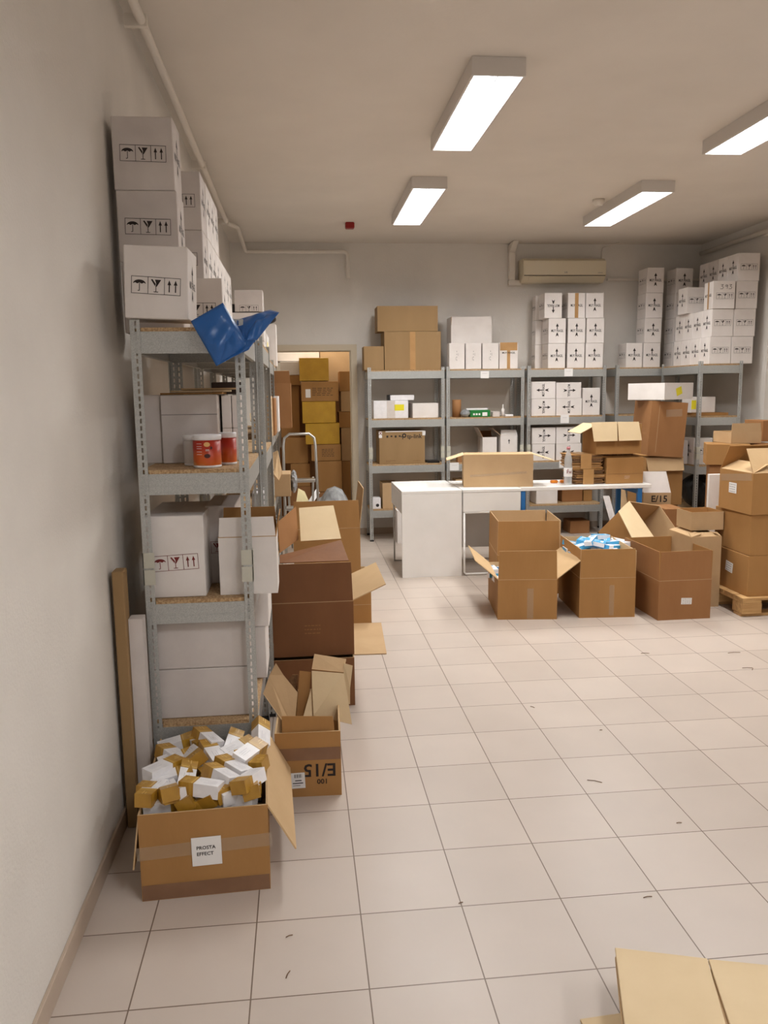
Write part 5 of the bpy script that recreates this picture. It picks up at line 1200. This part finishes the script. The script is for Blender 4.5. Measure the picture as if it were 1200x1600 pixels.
# ------------------------------------------------------------------ doorway: ladder, storage stack
def ladder():
    e = bpy.data.objects.new('step_ladder', None); COL.objects.link(e); X = .96; Y = 5.95
    e.location = (X, Y, 0); tag(e, 'aluminium step ladder with an arched top rail in front of the doorway', 'ladder')
    xl = at(443, 700, Y=Y).x - X; xr = at(493, 700, Y=Y).x - X; zt = at(468, 678, Y=Y).z
    bm = bmesh.new(); tube(bm, [(xl, -.25, .01), (xl, -.02, zt - .12), (xl + .01, 0, zt - .04), (xl + .06, 0, zt), (xr - .06, 0, zt), (xr - .01, 0, zt - .04), (xr, -.02, zt - .12), (xr + .02, -.25, .01)], .0135, 10); link('front_frame', mesh_of(bm), M['alu'], e)
    zs = at(470, 747, Y=Y).z
    bm = bmesh.new(); tube(bm, [(xl + .03, .05, zs), (xl + .05, .45, .01)], .011, 8); tube(bm, [(xr - .03, .05, zs), (xr - .05, .45, .01)], .011, 8); link('rear_legs', mesh_of(bm), M['alu'], e)
    for k in range(3):
        z = zs - k * .26; y = -.07 - .09 * k; bm = bmesh.new(); box(bm, xl + .01, xr - .01, y - .07, y + .07, z - .03, z); bmesh.ops.bevel(bm, geom=bm.edges[:], offset=.006, segments=1, affect='EDGES'); link('step', mesh_of(bm), M['alu'], e)
ladder()
GS = 'cartons stacked in the storage room beyond the doorway'
YS = 7.75
def st(a, b, mat, label, dY=0, dep=.5, name='cardboard_box', **kw): return fcarton(label, a, b, YS + dY, dep, mat=mat, name=name, group=GS, **kw)
st((468, 559), (514, 595), 'yellow', 'yellow-taped carton, topmost of the middle stack in the storage room', name='yellow_carton')
o = st((471, 596), (529, 627), 'kraft', 'brown carton with handwriting below the topmost yellow one in the storage room', dY=.0)
put_on(o, (.45, .5, .23), 'front', sheet_marks(None, .3, .12, 5, M['ink']), 'printed_text', .03, 0); put_on(o, (.45, .5, .23), 'front', rect_mesh(.06, .1, M['paper']), 'paper_label', -.14, -.02)
st((473, 627.5), (525, 661), 'yellow', 'yellow-taped carton, third from the top of the storage stack', name='yellow_carton')
st((478, 661.5), (531, 694), 'yellow', 'yellow-taped carton, fourth from the top of the storage stack', dY=.0, name='yellow_carton')
o = st((487, 694.5), (533, 720), 'kraft', 'brown carton with a block of print, low in the storage stack'); put_on(o, (.4, .5, .2), 'front', sheet_marks(None, .18, .12, 5, M['ink']), 'printed_text', .02, 0)
st((495, 720.5), (535, 768), 'kraft', 'brown carton low in the middle storage stack, under the printed one')
z_ = at(515, 768, Y=YS).z
st((495, 768.5), (535, 800), 'kraft_dark', 'brown carton at the floor of the middle storage stack', z0=0)
st((501, 547), (549, 600), 'tan', 'large tan carton with a white label at the upper right of the storage room', dY=.62, z0=None); 
xl_ = at(501, 600, Y=YS + .62)
o = link('paper_label', rect_mesh(.1, .07, M['paper']), None, None); bpy.data.objects.remove(o)
for k, (a, b) in enumerate((((531, 580), (549, 611)), ((533, 611.5), (549, 643)), ((530, 643.5), (549, 668)), ((534, 668.5), (549, 720)), ((536, 720.5), (549, 790)))):
    st(a, b, 'tan' if k % 2 else 'kraft', 'brown carton in the right-hand storage stack, %s from the top' % ['first', 'second', 'third', 'fourth', 'fifth'][k], dY=.15, dep=.4, **({'z0': 0} if k == 4 else {}))
st((425, 547), (499, 564), 'whitebox', 'wide white carton at the top of the storage room behind the yellow ones', dY=.55, name='white_carton')
st((438, 565), (468, 586), 'whitebox', 'white carton with a scribble under the wide white one in the storage room', dY=.3, name='white_carton')
st((432, 586.5), (470, 602), 'kraft', 'brown carton edge under the scribbled white carton in the storage room', dY=.3)
st((440, 602.5), (469, 684), 'kraft', 'tall brown carton in the left part of the storage room', dY=.4)
st((443, 684.5), (482, 724), 'kraft', 'brown carton behind the ladder arch, upper one', dY=.2)
st((455, 724.5), (485, 760), 'kraft', 'brown carton behind the ladder, middle one', dY=.2)
st((452, 760.5), (487, 800), 'kraft_dark', 'brown carton behind the ladder, lowest one', dY=.2, z0=0)
# lift unsupported members
fcarton('brown carton filling the back of the storage room, lower', (440, 700), (545, 790), YS + 1.0, .35, z0=0, mat='kraft_dark', name='cardboard_box', group=GS)
fcarton('brown carton filling the back of the storage room, upper', (440, 600), (548, 699), YS + 1.0, .35, z0=at(490, 700, Y=YS + 1.0).z + .002, mat='kraft_dark', name='cardboard_box', group=GS)
# papers and foil on the floor
bag_blob('dark grey plastic film heap in front of the doorway', (1.02, 6.45, 0), (.24, .25, .30), 'greyfoil', 'film', 'plastic_film', 21, .22)
o = sheet('crumpled_paper', [A(463, 784, 6.2), A(466, 763, 6.35), A(476, 768, 6.3), A(483, 784, 6.15), A(475, 792, 6.1)], 'cream', mats='cream'); tag(o, 'cream crumpled paper poking up behind the open brown cartons', 'paper')
o = sheet('crumpled_paper', [A(481, 784, 6.15), A(494, 764, 6.2), A(500, 770, 6.2), A(489, 786, 6.15)], 'paper', mats='paper'); tag(o, 'bright white paper piece at the foot of the ladder', 'paper')

# ------------------------------------------------------------------ cardboard pile at the lower right corner
def pile():
    z = .0
    Z = .16
    top = [at(961, 1480, Z=Z), at(1200, 1500, Z=Z)]
    c = at(961, 1480, Z=Z); dirx = (at(1105, 1497, Z=Z) - c); 
    a = math.atan2(dirx.y, dirx.x)
    L1 = dirx.length
    specs = [(0, 0, .0, 'tan', 'topmost left leaf'), (.0, -.01, -.02, 'pale', 'second')]
    def leaf(label, ox, oy, z, w_, d_, rz, mat, t=.008):
        o = link('flattened_cardboard', box_mesh(0, w_, -d_, 0, 0, t, .0015), M[mat], None, (c.x + ox, c.y + oy, z), (0, 0, rz)); tag(o, label, 'cardboard', 'flattened cardboard pile at the lower right'); return o
    leaf('topmost flattened tan cardboard leaf of the pile at the lower right corner', 0, 0, Z - .008, L1, .7, a, 'pale')
    leaf('flattened tan cardboard leaf joined right of the topmost one in the corner pile', dirx.x + .002, dirx.y - .002, Z - .0085, .45, .7, a + .03, 'pale')
    leaf('second flattened leaf of the corner pile, edge just showing at the left', -.008, -.02, Z - .018, L1 + .3, .7, a - .015, 'tan')
    leaf('third flattened leaf of the corner pile', .03, -.13, Z - .030, L1 + .3, .6, a + .02, 'kraft')
    zz = Z - .045
    for k, (ox, oy) in enumerate(((.0, -.165), (-.012, -.185), (.02, -.2), (.01, -.21), (.03, -.2), (.0, -.22), (.02, -.21))):
        leaf('buried flattened leaf of the corner pile, %s from the top' % ['fourth', 'fifth', 'sixth', 'seventh', 'eighth', 'ninth', 'tenth'][k], ox, oy, zz - k * .017, L1 + .25, .55, a + .03 * (-1) ** k, ['tan', 'edge', 'kraft'][k % 3], .012)
    p = at(905, 1600, Z=.004); o = link('flattened_cardboard', box_mesh(0, .26, -.4, 0, 0, .006), M['pale'], None, (at(908, 1597, Z=.004).x, at(975, 1587, Z=.004).y, .0005), (0, 0, .06)); tag(o, 'pale cardboard sheet flat on the floor at the bottom edge of the photo', 'cardboard')
pile()
# floor debris: straws and slivers
deb = [(929, 1221, .06, -.5), (1012, 1402, .03, .1), (832, 1105, .025, -.9), (452, 1463, .022, .4), (450, 1523, .03, 1.2), (1008, 1021, .05, -.15), (1168, 1044, .06, -.1), (1176, 1046, .03, .9), (1147, 1020, .08, .02), (1061, 1286, .02, 0), (720, 1411, .015, .3), (939, 1141, .012, 0)]
words = ['in the middle of the floor', 'near the cardboard pile', 'right of the left cartons', 'left of the tile centre near the labelled box', 'nearer the viewer below the labelled box', 'below the empty labelled carton', 'at the far right', 'beside another at the far right', 'longest one near the pallet', 'pale one at the right', 'tiny one in the middle foreground', 'tiny dark one beyond the middle']
for (px, py, L, a), wd in zip(deb, words):
    p = at(px, py, Z=.001); bm = bmesh.new(); tube(bm, [(-L / 2, 0, .002), (0, L * .06, .003), (L / 2, 0, .002)], .0014, 6)
    o = link('straw', mesh_of(bm), M['edge'], None, (p.x, p.y, 0), (0, 0, a)); tag(o, 'thin brown cardboard sliver on the tiles, %s' % wd, 'debris', 'slivers on the floor')
